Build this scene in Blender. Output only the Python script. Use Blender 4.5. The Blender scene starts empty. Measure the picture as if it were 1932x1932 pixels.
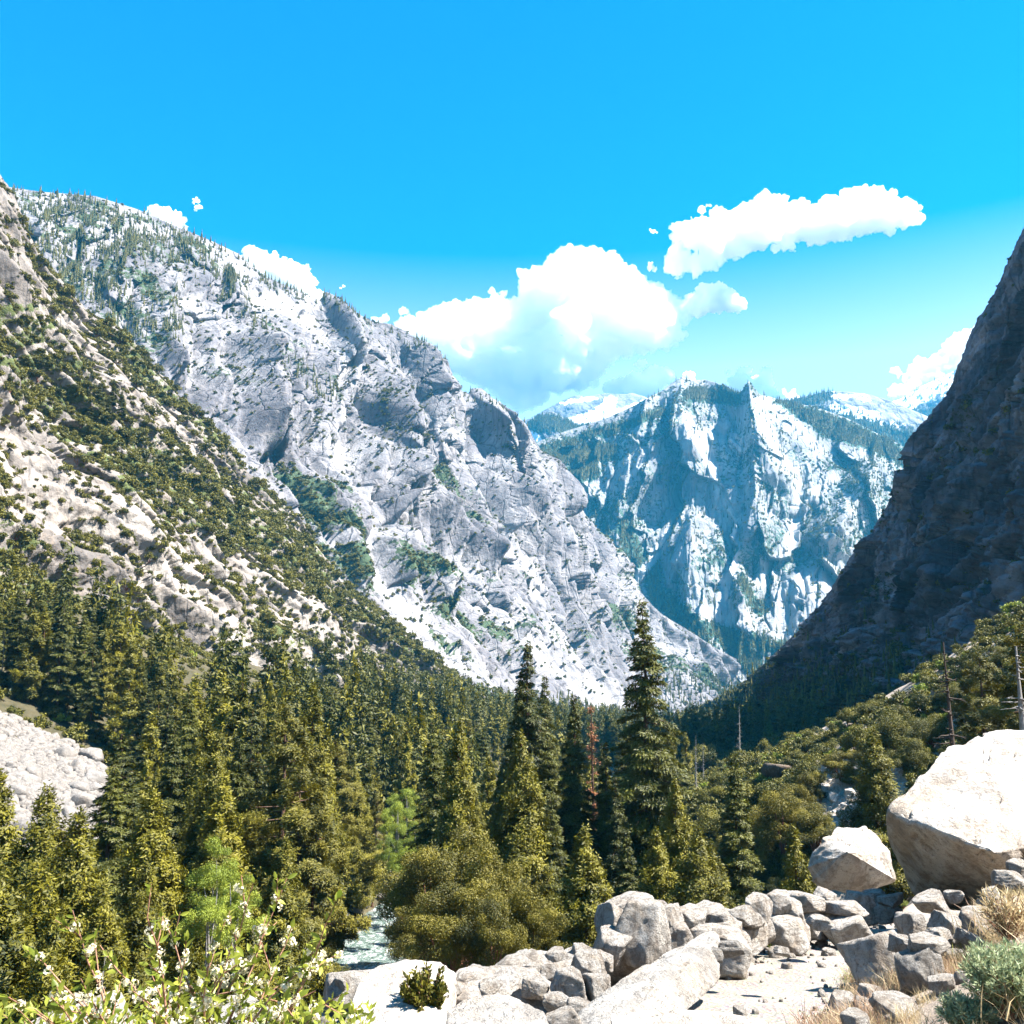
import bpy, bmesh, math, random
import numpy as np
from mathutils import Vector, Matrix
from mathutils.bvhtree import BVHTree

random.seed(7)
SC = bpy.context.scene
COL = SC.collection
F32 = np.float32

# ------------------------------------------------------------------ camera
FOC = 1743.0            # focal length in units of a 1932 px wide picture
PITCH = math.radians(8.94)
CP, SP = math.cos(PITCH), math.sin(PITCH)
cam_d = bpy.data.cameras.new("camera")
cam = bpy.data.objects.new("camera", cam_d); COL.objects.link(cam)
cam_d.sensor_width = 36.0
cam_d.lens = 36.0 * FOC / 1932.0
cam_d.clip_start = 0.1
cam_d.clip_end = 90000.0
cam.location = (0, 0, 0)
cam.rotation_euler = (math.radians(90) + PITCH, 0, 0)
SC.camera = cam

# ------------------------------------------------------------------ light
SUN_EL, SUN_AZ = math.radians(53), math.radians(96)      # azimuth from +Y towards +X
sd_ = Vector((math.cos(SUN_EL) * math.sin(SUN_AZ), math.cos(SUN_EL) * math.cos(SUN_AZ), math.sin(SUN_EL)))
sun_d = bpy.data.lights.new("sun", 'SUN')
sun_d.energy = 5.0
sun_d.angle = math.radians(0.5)
sun_d.color = (1.0, 0.955, 0.89)
sun = bpy.data.objects.new("sun", sun_d); COL.objects.link(sun)
sun.rotation_euler = (-sd_).to_track_quat('-Z', 'Y').to_euler()

world = bpy.data.worlds.new("World")
SC.world = world
world.use_nodes = True
wn, wl = world.node_tree.nodes, world.node_tree.links
bg = wn["Background"]
sky = wn.new("ShaderNodeTexSky")
sky.sky_type = 'NISHITA'
sky.sun_disc = False
sky.sun_elevation = SUN_EL
sky.sun_rotation = SUN_AZ
sky.altitude = 1800
sky.air_density = 1.0
sky.dust_density = 0.25
sky.ozone_density = 1.6
hs = wn.new("ShaderNodeHueSaturation")
hs.inputs['Hue'].default_value = 0.492
hs.inputs['Saturation'].default_value = 1.75
hs.inputs['Value'].default_value = 1.0
wl.new(sky.outputs[0], hs.inputs['Color'])
# the air overhead is a deeper, purer blue than the air low over the mountains
wtc = wn.new("ShaderNodeTexCoord"); wsx = wn.new("ShaderNodeSeparateXYZ"); wl.new(wtc.outputs['Generated'], wsx.inputs[0])
wmr = wn.new("ShaderNodeMapRange"); wmr.inputs[1].default_value = 0.30; wmr.inputs[2].default_value = 0.60
wmr.inputs[3].default_value = 0.72; wmr.inputs[4].default_value = 2.7
wl.new(wsx.outputs['Z'], wmr.inputs[0]); wl.new(wmr.outputs[0], hs.inputs['Saturation'])
wl.new(hs.outputs[0], bg.inputs['Color'])
bg.inputs['Strength'].default_value = 0.060

SC.view_settings.view_transform = 'Standard'
SC.view_settings.look = 'None'
SC.view_settings.exposure = 2.35
SC.view_settings.gamma = 1.0
SC.view_settings.use_curve_mapping = False
cy = SC.cycles
cy.max_bounces = 28
cy.diffuse_bounces = 2
cy.glossy_bounces = 1
cy.transmission_bounces = 2
cy.volume_bounces = 26
cy.transparent_max_bounces = 20
cy.use_denoising = True
cy.caustics_reflective = False
cy.caustics_refractive = False

# ------------------------------------------------------------------ projection helpers (px are pixels of a 1932 px picture)
def ray(px, py):
    x = (px - 966.0) / FOC
    y = (966.0 - py) / FOC
    dy = CP - y * SP
    dz = SP + y * CP
    return x / dy, dz / dy
def at(px, py, D):
    a, b = ray(px, py)
    return Vector((a * D, D, b * D))
def at_np(px, py, D):
    px, py, D = map(np.asarray, (px, py, D))
    x = (px - 966.0) / FOC
    y = (966.0 - py) / FOC
    dy = CP - y * SP
    dz = SP + y * CP
    return np.stack([x / dy * D, D + 0 * x, dz / dy * D], -1)
def project(P):
    P = np.asarray(P)
    f = P[..., 1] * CP + P[..., 2] * SP
    u = -P[..., 1] * SP + P[..., 2] * CP
    f = np.maximum(f, 1e-3)
    return 966 + FOC * P[..., 0] / f, 966 - FOC * u / f

# ------------------------------------------------------------------ numpy noise
def _h(ix, iy, seed):
    h = (ix.astype(np.uint32) * np.uint32(374761393)) ^ (iy.astype(np.uint32) * np.uint32(668265263)) ^ np.uint32((seed * 2246822519 + 97) & 0xffffffff)
    h = (h ^ (h >> np.uint32(13))) * np.uint32(1274126177)
    h = (h ^ (h >> np.uint32(16))) * np.uint32(2654435761)
    return h ^ (h >> np.uint32(15))
def noise2(x, y, seed=0):
    """gradient noise, about -1..1"""
    x = np.asarray(x, F32); y = np.asarray(y, F32)
    xf, yf = np.floor(x), np.floor(y)
    ix, iy = xf.astype(np.int64), yf.astype(np.int64)
    fx, fy = x - xf, y - yf
    ux = fx * fx * fx * (fx * (fx * 6 - 15) + 10)
    uy = fy * fy * fy * (fy * (fy * 6 - 15) + 10)
    def g(dx, dy):
        a = _h(ix + dx, iy + dy, seed).astype(F32) * F32(2 * math.pi / 4294967296.0)
        return np.cos(a) * (fx - dx) + np.sin(a) * (fy - dy)
    n0 = g(0, 0) * (1 - ux) + g(1, 0) * ux
    n1 = g(0, 1) * (1 - ux) + g(1, 1) * ux
    return (n0 * (1 - uy) + n1 * uy) * 1.42
def fbm(x, y, octv=4, seed=0, gain=0.5):
    s = 0; a = 1.0; t = 0
    for o in range(octv):
        s = s + a * noise2(x * 2 ** o + 17.3 * o, y * 2 ** o - 9.1 * o, seed + o)
        t += a; a *= gain
    return s / t * 1.4
def billow(x, y, octv=4, seed=0, gain=0.5):
    """0..1, round backs and sharp creases"""
    s = 0; a = 1.0; t = 0
    for o in range(octv):
        s = s + a * np.abs(noise2(x * 2 ** o + 7.7 * o, y * 2 ** o + 3.1 * o, seed + o))
        t += a; a *= gain
    return s / t
def facets(x, y, seed=0, off_=0.6, tx=1.1, ty=1.1):
    """cells each with its own tilted plane: broken rock blocks. -1..1"""
    x = np.asarray(x, F32); y = np.asarray(y, F32)
    xf, yf = np.floor(x), np.floor(y)
    best = np.full(x.shape, 9.0, F32); val = np.zeros(x.shape, F32); second = np.full(x.shape, 9.0, F32)
    for dx in (-1, 0, 1):
        for dy in (-1, 0, 1):
            cx, cy_ = (xf + dx).astype(np.int64), (yf + dy).astype(np.int64)
            h = _h(cx, cy_, seed)
            jx = (h & np.uint32(1023)).astype(F32) / 1023.0
            jy = ((h >> np.uint32(10)) & np.uint32(1023)).astype(F32) / 1023.0
            rx = x - (xf + dx + jx); ry = y - (yf + dy + jy)
            d = rx * rx + ry * ry
            h2 = _h(cx, cy_, seed + 77)
            off = (h2 & np.uint32(1023)).astype(F32) / 511.5 - 1
            ax = ((h2 >> np.uint32(10)) & np.uint32(1023)).astype(F32) / 511.5 - 1
            ay = ((h2 >> np.uint32(20)) & np.uint32(1023)).astype(F32) / 511.5 - 1
            v = off * off_ + ax * rx * tx + ay * ry * ty
            m = d < best
            second = np.where(m, best, np.minimum(second, d))
            val = np.where(m, v, val); best = np.where(m, d, best)
    edge = np.clip((np.sqrt(second) - np.sqrt(best)) / 0.12, 0, 1)
    return val, edge
def sstep(a, b, x):
    t = np.clip((x - a) / (b - a), 0, 1)
    return t * t * (3 - 2 * t)
def interp(x, xs, ys):
    return np.interp(x, xs, ys)
def poly_dist(px, py, pts):
    """distance to a polyline, signed horizontal offset (positive right of it) and the fraction along it"""
    best = np.full(np.shape(px), 1e9); off = np.zeros(np.shape(px)); fr = np.zeros(np.shape(px))
    n = len(pts) - 1
    for i in range(n):
        ax, ay = pts[i][:2]; bx, by = pts[i + 1][:2]
        ux, uy = bx - ax, by - ay
        L2 = ux * ux + uy * uy
        t = np.clip(((px - ax) * ux + (py - ay) * uy) / L2, 0, 1)
        dx, dy = px - ax - t * ux, py - ay - t * uy
        d = np.hypot(dx, dy)
        m = d < best
        sgn = np.sign(uy * (px - ax) - ux * (py - ay))
        best = np.where(m, d, best); off = np.where(m, d * sgn, off); fr = np.where(m, (i + t) / n, fr)
    return best, off, fr
def in_poly(px, py, pts):
    c = np.zeros(np.shape(px), bool)
    n = len(pts)
    for i in range(n):
        x0, y0 = pts[i]; x1, y1 = pts[(i + 1) % n]
        if y0 == y1: continue
        m = ((y0 > py) != (y1 > py)) & (px < (x1 - x0) * (py - y0) / (y1 - y0) + x0)
        c ^= m
    return c

# ------------------------------------------------------------------ mesh and object helpers
def mesh_np(name, V, F, mats=(), smooth=True, attrs=None, midx=None):
    V = np.ascontiguousarray(V, F32); F = np.ascontiguousarray(F, np.int32)
    me = bpy.data.meshes.new(name)
    me.vertices.add(len(V)); me.vertices.foreach_set("co", V.ravel())
    k = F.shape[1]
    me.loops.add(F.size); me.loops.foreach_set("vertex_index", F.ravel())
    me.polygons.add(len(F)); me.polygons.foreach_set("loop_start", np.arange(0, F.size, k, dtype=np.int32))
    if smooth:
        me.polygons.foreach_set("use_smooth", np.ones(len(F), bool))
    for m in mats: me.materials.append(m)
    if midx is not None: me.polygons.foreach_set("material_index", np.asarray(midx, np.int32))
    me.update(calc_edges=True)
    for an, av in (attrs or {}).items():
        a = me.attributes.new(an, 'FLOAT', 'POINT')
        a.data.foreach_set("value", np.ascontiguousarray(av, F32).ravel())
    return me
def link(name, me, parent=None, loc=None):
    o = bpy.data.objects.new(name, me); COL.objects.link(o)
    if parent is not None: o.parent = parent
    if loc is not None: o.location = loc
    return o
def tag(o, label=None, cat=None, group=None, kind=None):
    if label: o["label"] = label
    if cat: o["category"] = cat
    if group: o["group"] = group
    if kind: o["kind"] = kind
    return o
def empty(name, loc, rz=0.0):
    o = bpy.data.objects.new(name, None); COL.objects.link(o)
    o.empty_display_size = 0.2
    o.location = loc; o.rotation_euler = (0, 0, rz)
    return o
def grid_faces(nr, nc, off=0):
    i = np.arange(nr - 1)[:, None] * nc + np.arange(nc - 1)[None, :] + off
    return np.stack([i, i + 1, i + nc + 1, i + nc], -1).reshape(-1, 4)

# ------------------------------------------------------------------ materials
class NT:
    def __init__(s, name):
        s.m = bpy.data.materials.new(name); s.m.use_nodes = True
        s.n, s.l = s.m.node_tree.nodes, s.m.node_tree.links
        s.b = s.n["Principled BSDF"]; s.out = s.n["Material Output"]
        s.b.inputs["Specular IOR Level"].default_value = 0.2
    def node(s, t, **kw):
        nd = s.n.new(t)
        for k, v in kw.items():
            if k in nd.inputs: 
                if hasattr(v, 'links') or isinstance(v, bpy.types.NodeSocket): s.l.new(v, nd.inputs[k])
                else: nd.inputs[k].default_value = v
            else: setattr(nd, k, v)
        return nd
    def coord(s, scale=(1, 1, 1), rot=(0, 0, 0), loc=(0, 0, 0), kind='Object'):
        tc = s.node("ShaderNodeTexCoord")
        mp = s.node("ShaderNodeMapping")
        mp.inputs['Scale'].default_value = scale; mp.inputs['Rotation'].default_value = rot; mp.inputs['Location'].default_value = loc
        s.l.new(tc.outputs[kind], mp.inputs['Vector'])
        return mp.outputs[0]
    def noise(s, vec, scale, detail=4, rough=0.55, dist=0.0):
        nd = s.node("ShaderNodeTexNoise")
        nd.inputs['Scale'].default_value = scale; nd.inputs['Detail'].default_value = detail
        nd.inputs['Roughness'].default_value = rough; nd.inputs['Distortion'].default_value = dist
        s.l.new(vec, nd.inputs['Vector'])
        return nd.outputs['Fac']
    def ramp(s, fac, stops):
        nd = s.node("ShaderNodeValToRGB")
        cr = nd.color_ramp
        while len(cr.elements) < len(stops): cr.elements.new(0.5)
        for e, (p, c) in zip(cr.elements, stops):
            e.position = p; e.color = (c[0], c[1], c[2], 1) if not isinstance(c, (int, float)) else (c, c, c, 1)
        s.l.new(fac, nd.inputs['Fac'])
        return nd.outputs['Color']
    def mix(s, fac, a, b, mode='MIX'):
        nd = s.node("ShaderNodeMix"); nd.data_type = 'RGBA'; nd.blend_type = mode
        nd.clamp_factor = True
        for v, i in ((fac, 0), (a, 6), (b, 7)):
            if isinstance(v, bpy.types.NodeSocket): s.l.new(v, nd.inputs[i])
            elif isinstance(v, (int, float)): nd.inputs[i].default_value = v if i == 0 else (v, v, v, 1)
            else: nd.inputs[i].default_value = (*v, 1)
        return nd.outputs[2]
    def math(s, op, a, b=0.0, c=None):
        nd = s.node("ShaderNodeMath"); nd.operation = op
        for i, v in enumerate((a, b, c)):
            if v is None: continue
            if isinstance(v, bpy.types.NodeSocket): s.l.new(v, nd.inputs[i])
            else: nd.inputs[i].default_value = v
        return nd.outputs[0]
    def attr(s, name):
        nd = s.node("ShaderNodeAttribute"); nd.attribute_name = name
        return nd.outputs['Fac']
    def bump(s, h, strength, dist, prev=None):
        nd = s.node("ShaderNodeBump")
        nd.inputs['Strength'].default_value = strength; nd.inputs['Distance'].default_value = dist
        s.l.new(h, nd.inputs['Height'])
        if prev is not None: s.l.new(prev, nd.inputs['Normal'])
        return nd.outputs[0]
    def finish(s, col=None, rough=0.9, normal=None):
        if col is not None:
            if isinstance(col, bpy.types.NodeSocket): s.l.new(col, s.b.inputs['Base Color'])
            else: s.b.inputs['Base Color'].default_value = (*col, 1)
        s.b.inputs['Roughness'].default_value = rough
        if normal is not None: s.l.new(normal, s.b.inputs['Normal'])
        return s.m

def rock_mat(name, base, dark, light, unit, streak=0.5, rot=(0, 0, 0), vegcol=(0.045, 0.06, 0.025), bump=1.0, snow=False, warm=(0.42, 0.33, 0.25), warm_amt=0.35, crack=0.6):
    """granite: `unit` is the size in metres of the middle detail. Attributes: veg (scrub cover), lite (fresh pale debris; on the cliff, painted sunlit patches), snow"""
    t = NT(name)
    v = t.coord((1, 1, 1))
    vs = t.coord((1.0, 1.0, 0.16), rot)
    big = t.noise(v, 0.12 / unit, 5, 0.6)
    mid = t.noise(v, 1.0 / unit, 6, 0.7, 0.4)
    stk = t.noise(vs, 1.3 / unit, 5, 0.65, 0.3)
    fine = t.noise(v, 5.0 / unit, 4, 0.7)
    c = t.ramp(big, [(0.3, dark), (0.5, base), (0.68, light)])
    c = t.mix(t.ramp(stk, [(0.36, 1.0), (0.5, 0.0)]), c, t.mix(streak, c, dark))
    c = t.mix(t.math('MULTIPLY', t.ramp(mid, [(0.5, 0.0), (0.66, 1.0)]), warm_amt), c, warm)
    c = t.mix(t.ramp(fine, [(0.28, 0.75), (0.5, 0.0)]), c, t.mix(0.55, c, dark))
    vor = t.node("ShaderNodeTexVoronoi"); vor.feature = 'DISTANCE_TO_EDGE'
    wv = t.node("ShaderNodeVectorMath"); wv.operation = 'ADD'
    nz = t.node("ShaderNodeTexNoise"); nz.inputs['Scale'].default_value = 0.6 / unit; nz.inputs['Detail'].default_value = 3
    vs2 = t.coord((1.0, 1.0, 0.3), rot)
    t.l.new(vs2, nz.inputs['Vector'])
    sc_ = t.node("ShaderNodeVectorMath"); sc_.operation = 'SCALE'; sc_.inputs['Scale'].default_value = 1.6 * unit
    t.l.new(nz.outputs['Color'], sc_.inputs[0])
    t.l.new(vs2, wv.inputs[0]); t.l.new(sc_.outputs[0], wv.inputs[1])
    t.l.new(wv.outputs[0], vor.inputs['Vector']); vor.inputs['Scale'].default_value = 0.35 / unit
    cr = t.ramp(vor.outputs['Distance'], [(0.0, 0.0), (0.045, 1.0)])
    crd = t.mix(t.math('MULTIPLY', t.math('SUBTRACT', 1.0, t.node("ShaderNodeSeparateColor", Color=cr).outputs[0]), crack), c, t.mix(0.8, c, (0.03, 0.03, 0.032)))
    c = crd
    lite = t.attr("lite")
    c = t.mix(lite, c, t.mix(t.ramp(fine, [(0.3, 0.5), (0.6, 0.0)]), light, base))
    veg = t.attr("veg")
    vn = t.math('ADD', t.math('MULTIPLY', t.math('SUBTRACT', t.noise(v, 1.6 / unit, 5, 0.75), 0.5), 2.6), t.math('SUBTRACT', t.math('MULTIPLY', veg, 1.7), 0.85))
    vm = t.ramp(vn, [(0.0, 0.0), (0.12, 1.0)])
    c = t.mix(vm, c, t.mix(t.ramp(fine, [(0.35, 0.0), (0.65, 1.0)]), vegcol, tuple(2.1 * x for x in vegcol)))
    if snow:
        sn = t.attr("snow")
        sm = t.ramp(t.math('ADD', sn, t.math('MULTIPLY', t.math('SUBTRACT', t.noise(v, 0.7 / unit, 6, 0.7), 0.5), 1.5)), [(0.44, 0.0), (0.52, 1.0)])
        c = t.mix(sm, c, (0.82, 0.85, 0.88))
    hgt = t.math('ADD', t.math('MULTIPLY', mid, 0.9), t.math('ADD', t.math('MULTIPLY', stk, 0.6), t.math('MULTIPLY', fine, 0.25)))
    hgt = t.math('ADD', hgt, t.math('MULTIPLY', t.node("ShaderNodeSeparateColor", Color=cr).outputs[0], 0.5 * crack))
    n = t.bump(hgt, 0.7, unit * 0.45 * bump)
    return t.finish(c, 0.92, n)

def leaf_mat(name, c0, c1, trans=0.25, rough=0.6, spec=0.3):
    t = NT(name)
    tint = t.attr("tint")
    oi = t.node("ShaderNodeObjectInfo")
    f = t.math('ADD', t.math('MULTIPLY', tint, 0.8), t.math('MULTIPLY', oi.outputs['Random'], 0.3))
    c = t.ramp(f, [(0.1, c0), (0.95, c1)])
    t.finish(c, rough)
    t.b.inputs["Specular IOR Level"].default_value = spec
    if trans > 0:
        tr = t.node("ShaderNodeBsdfTranslucent"); t.l.new(c, tr.inputs['Color'])
        ms = t.node("ShaderNodeMixShader"); ms.inputs[0].default_value = trans
        t.l.new(t.b.outputs[0], ms.inputs[1]); t.l.new(tr.outputs[0], ms.inputs[2])
        t.l.new(ms.outputs[0], t.out.inputs['Surface'])
    return t.m

def bark_mat(name, c0, c1):
    t = NT(name)
    v = t.coord((1, 1, 0.2))
    n = t.noise(v, 9, 5, 0.7)
    return t.finish(t.ramp(n, [(0.3, c0), (0.7, c1)]), 0.9, t.bump(n, 0.8, 0.06))

M = {}
M['wall'] = rock_mat('granite_wall', (0.165, 0.158, 0.168), (0.06, 0.059, 0.07), (0.31, 0.298, 0.302), 14, 0.55, vegcol=(0.03, 0.045, 0.022), warm=(0.36, 0.31, 0.265), warm_amt=0.25)
M['near'] = rock_mat('granite_slope', (0.205, 0.18, 0.16), (0.08, 0.072, 0.068), (0.33, 0.295, 0.26), 5, 0.55, vegcol=(0.05, 0.06, 0.02), warm=(0.34, 0.255, 0.18), warm_amt=0.3)
M['centre'] = rock_mat('granite_peak', (0.22, 0.22, 0.225), (0.11, 0.115, 0.13), (0.36, 0.36, 0.355), 26, 0.5, vegcol=(0.022, 0.045, 0.03), warm_amt=0.1)
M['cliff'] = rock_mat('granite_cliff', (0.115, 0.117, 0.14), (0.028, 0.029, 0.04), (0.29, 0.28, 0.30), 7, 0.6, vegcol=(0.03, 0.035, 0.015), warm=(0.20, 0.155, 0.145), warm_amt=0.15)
M['snowy'] = rock_mat('snowy_granite', (0.15, 0.155, 0.17), (0.06, 0.065, 0.085), (0.26, 0.26, 0.27), 45, 0.4, vegcol=(0.02, 0.04, 0.03), snow=True, warm_amt=0.05)

# ------------------------------------------------------------------ terrain function
EDGE = [(-3.2, -3), (-2.4, 1.5), (-2.0, 3.2), (-1.1, 4.7), (0.35, 5.7), (1.1, 7.2), (2.3, 9.2), (3.15, 10.6), (4.5, 13), (8, 19), (14, 32), (22, 60)]
INNER = [(0.9, -3), (1.0, 1.5), (1.25, 3.4), (1.55, 4.7), (3.0, 7.8), (5.0, 11.4), (8, 16), (12, 24), (20, 45), (30, 75)]
def xc_of(y):
    return interp(y, [-200, 0, 60, 88, 107, 122, 149, 200, 260, 4000], [-140, -110, -58, -27, -20.5, -20, -21, -12, 7, 755])
def trail_z(y):
    return interp(y, [-10, 2.5, 5, 9, 16, 40, 90], [-1.4, -1.62, -1.86, -2.68, -4.2, -7.5, -12])
def ground_z(x, y):
    x = np.asarray(x, float); y = np.asarray(y, float)
    xc = xc_of(y)
    zf = -34 - 0.05 * np.clip(y, -100, 1600)
    d = x - xc
    dl = np.maximum(0, -d - 22)
    al = interp(y, [0, 300, 600, 1000, 3000], [1, 1, 0.55, 0.28, 0.1])
    ar = interp(y, [0, 40, 70, 100, 150, 200, 300, 400, 500, 700, 1500], [0.4, 0.5, 0.7, 0.9, 0.75, 0.58, 0.40, 0.26, 0.17, 0.09, 0.05])
    dr = np.maximum(0, d - interp(y, [0, 40, 70, 100, 135, 200, 300, 400], [50, 62, 70, 62, 52, 30, 20, 14]))
    z = zf + al * (0.42 * dl + 0.0004 * np.minimum(dl, 300) ** 2) + ar * dr
    z = z - 1.6 * (1 - sstep(6, 10, np.abs(d))) * (y < 2000)
    r = np.hypot(x, y)
    rough = sstep(25, 80, r)
    z = z + rough * sstep(8, 30, np.abs(d)) * (3.0 * fbm(x / 45, y / 45, 3, 5) + 0.8 * fbm(x / 9, y / 9, 2, 9))
    # the trail bench the camera stands on
    _, eo, _ = poly_dist(x, y, EDGE)       # positive to the right of the walking direction
    _, io, _ = poly_dist(x, y, INNER)
    out = np.maximum(0, -eo)
    inn = np.maximum(0, io)
    tz = trail_z(y) - np.minimum(out, 8) * 1.15 - np.maximum(out - 8, 0) * 0.8 + np.minimum(inn, 2.5) * 0.42 + np.maximum(inn - 2.5, 0) * 0.33
    bm = 0.05 * fbm(x / 1.3, y / 1.3, 3, 21) + 0.018 * fbm(x / 0.25, y / 0.25, 3, 22)
    tz = tz + bm * np.clip(0.5 + out + inn, 0.5, 4)
    w = 1 - sstep(22, 62, r)
    return z * (1 - w) + tz * w
def gz(x, y): return float(ground_z(np.array([x]), np.array([y]))[0])
def hit_ground(px, py, d0=3.0, d1=1200.0):
    Ds = np.exp(np.linspace(math.log(d0), math.log(d1), 500))
    P = at_np(np.full(500, px), np.full(500, py), Ds)
    below = P[:, 2] < ground_z(P[:, 0], P[:, 1])
    k = int(np.argmax(below)) if below.any() else 499
    return Vector(P[k])

# ------------------------------------------------------------------ relief surfaces
def catmull(rows, ts, t):
    """rows (k,n,3) at parameters ts, evaluated at t (m): Hermite with finite-difference slopes"""
    rows = np.asarray(rows); ts = np.asarray(ts, float)
    k = len(ts)
    sl = [(rows[min(i + 1, k - 1)] - rows[max(i - 1, 0)]) / (ts[min(i + 1, k - 1)] - ts[max(i - 1, 0)]) for i in range(k)]
    out = []
    for tv in t:
        i = int(np.clip(np.searchsorted(ts, tv) - 1, 0, k - 2))
        h = ts[i + 1] - ts[i]; u = (tv - ts[i]) / h
        out.append((2*u**3-3*u*u+1)*rows[i] + (u**3-2*u*u+u)*h*sl[i] + (-2*u**3+3*u*u)*rows[i+1] + (u**3-u*u)*h*sl[i+1])
    return np.stack(out)
def row_pts(ctrl, s, skey=None):
    c = np.array(ctrl, float)
    k = c[:, 0] if skey is None else np.array(skey, float)
    return at_np(np.interp(s, k, c[:, -3]), np.interp(s, k, c[:, -2]), np.interp(s, k, c[:, -1]))
def relief(name, s, rows, ts, nt, disp, mat, back=None, tpow=1.0, soften=0, out=None):
    """s: samples of the key; rows: list of (n,3) world points; disp(a,b,px,py,tt)->(offset metres, attrs)"""
    t = np.linspace(0, 1, nt) ** tpow
    P = catmull(rows, ts, ts[0] + (ts[-1] - ts[0]) * t)
    da = np.gradient(P, axis=1); db = np.gradient(P, axis=0)
    N = np.cross(da, db)
    # smooth the normals along the row, so a jagged crest does not scatter them
    N /= np.linalg.norm(N, axis=-1, keepdims=True) + 1e-9
    k = max(3, P.shape[1] // 40)
    ker = np.ones(k) / k
    for c in range(3):
        pad = np.pad(N[..., c], ((0, 0), (k, k)), mode='edge')
        N[..., c] = np.apply_along_axis(lambda r: np.convolve(r, ker, 'same'), 1, pad)[:, k:-k]
    N /= np.linalg.norm(N, axis=-1, keepdims=True) + 1e-9
    mid = N[nt // 2, P.shape[1] // 2]
    if np.dot(mid, -P[nt // 2, P.shape[1] // 2]) < 0: N = -N
    mean_row = P[nt // 2]
    # buttresses stand out of the face rather than above its crest
    if out is not None: N = np.zeros_like(N) + np.array(out)      # every buttress runs out towards the open valley
    kk = 0.35 * sstep(0.0, 0.6, t)[:, None]
    N[..., 2] = N[..., 2] * kk + (1 - kk) * (P[..., 2] / P[..., 1]) * N[..., 1]
    N /= np.linalg.norm(N, axis=-1, keepdims=True) + 1e-9
    a = np.concatenate([[0], np.cumsum(np.linalg.norm(np.diff(mean_row, axis=0), axis=1))])[None, :] + np.zeros((nt, 1))
    b = np.concatenate([np.zeros((1, P.shape[1])), np.cumsum(np.linalg.norm(np.diff(P, axis=0), axis=2), axis=0)], 0)
    px, py = project(P)
    off, attrs = disp(a, b, px, py, t[:, None] + 0 * a, P)
    for _ in range(soften):          # round the block edges a little, or they break into stairs along the grid
        e = np.pad(off, 1, mode='edge')
        off = (e[1:-1, 1:-1] * 4 + (e[:-2, 1:-1] + e[2:, 1:-1] + e[1:-1, :-2] + e[1:-1, 2:]) * 2 + e[:-2, :-2] + e[:-2, 2:] + e[2:, :-2] + e[2:, 2:]) / 16.0
    Q = P + N * off[..., None]
    V = Q.reshape(-1, 3); nr = nt; attrs0 = attrs
    if back is not None:        # the far side of the crest, falling away behind it
        nb = 10
        top = Q[0]
        rowsb = [top + np.array(back) * (j / nb) ** 1.3 + np.stack([0 * top[:, 0], 0 * top[:, 0], 0.06 * np.linalg.norm(back) * (j / nb) * fbm(a[0] / 90, a[0] * 0 + j * 0.7, 4, 3)], -1) for j in range(nb, 0, -1)]
        V = np.concatenate([np.concatenate(rowsb, 0), V], 0)
        nr += nb
        attrs = {k_: np.concatenate([np.repeat(v_[:1], nb, 0), v_], 0) for k_, v_ in attrs.items()}
    me = mesh_np(name, V, grid_faces(nr, P.shape[1]), (mat,), True, {k_: v_.ravel() for k_, v_ in attrs.items()})
    o = link(name, me)
    return o, dict(P=Q, N=N, px=px, py=py, a=a, b=b, t=t, attrs=attrs0)

def ribs(px, py, lst):
    """explicit buttresses: (points, steep side width, gentle side width, height)"""
    h = np.zeros(px.shape)
    for pts, wl_, wr, amp in lst:
        d, off, fr = poly_dist(px, py, pts)
        w = np.where(off < 0, wl_, wr) * (1.0 if amp <= 120 else (0.5 + 0.7 * fr))          # off<0 : left of a downward line
        end = np.clip(fr * 6 + (1.0 if amp > 120 else 0.25), 0, 1) * np.clip((1 - fr) * 3, 0, 1) ** 0.7
        q = np.clip(1 - d / (w * 1.5), 0, 1)
        h = np.maximum(h, amp * end * (0.75 * q + 0.25 * q * q))
    return h
def paint(px, py, lst):
    """soft strokes: (points, width, value)"""
    v = np.zeros(px.shape)
    for pts, w, val in lst:
        d, _, _ = poly_dist(px, py, pts)
        v = np.maximum(v, val * np.clip(1.3 - d / w, 0, 1))
    return v
def soft_poly(px, py, pts, w):
    d, _, _ = poly_dist(px, py, pts + [pts[0]])
    ins = in_poly(px, py, pts)
    return np.clip(0.5 + np.where(ins, d, -d) / w, 0, 1)

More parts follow.
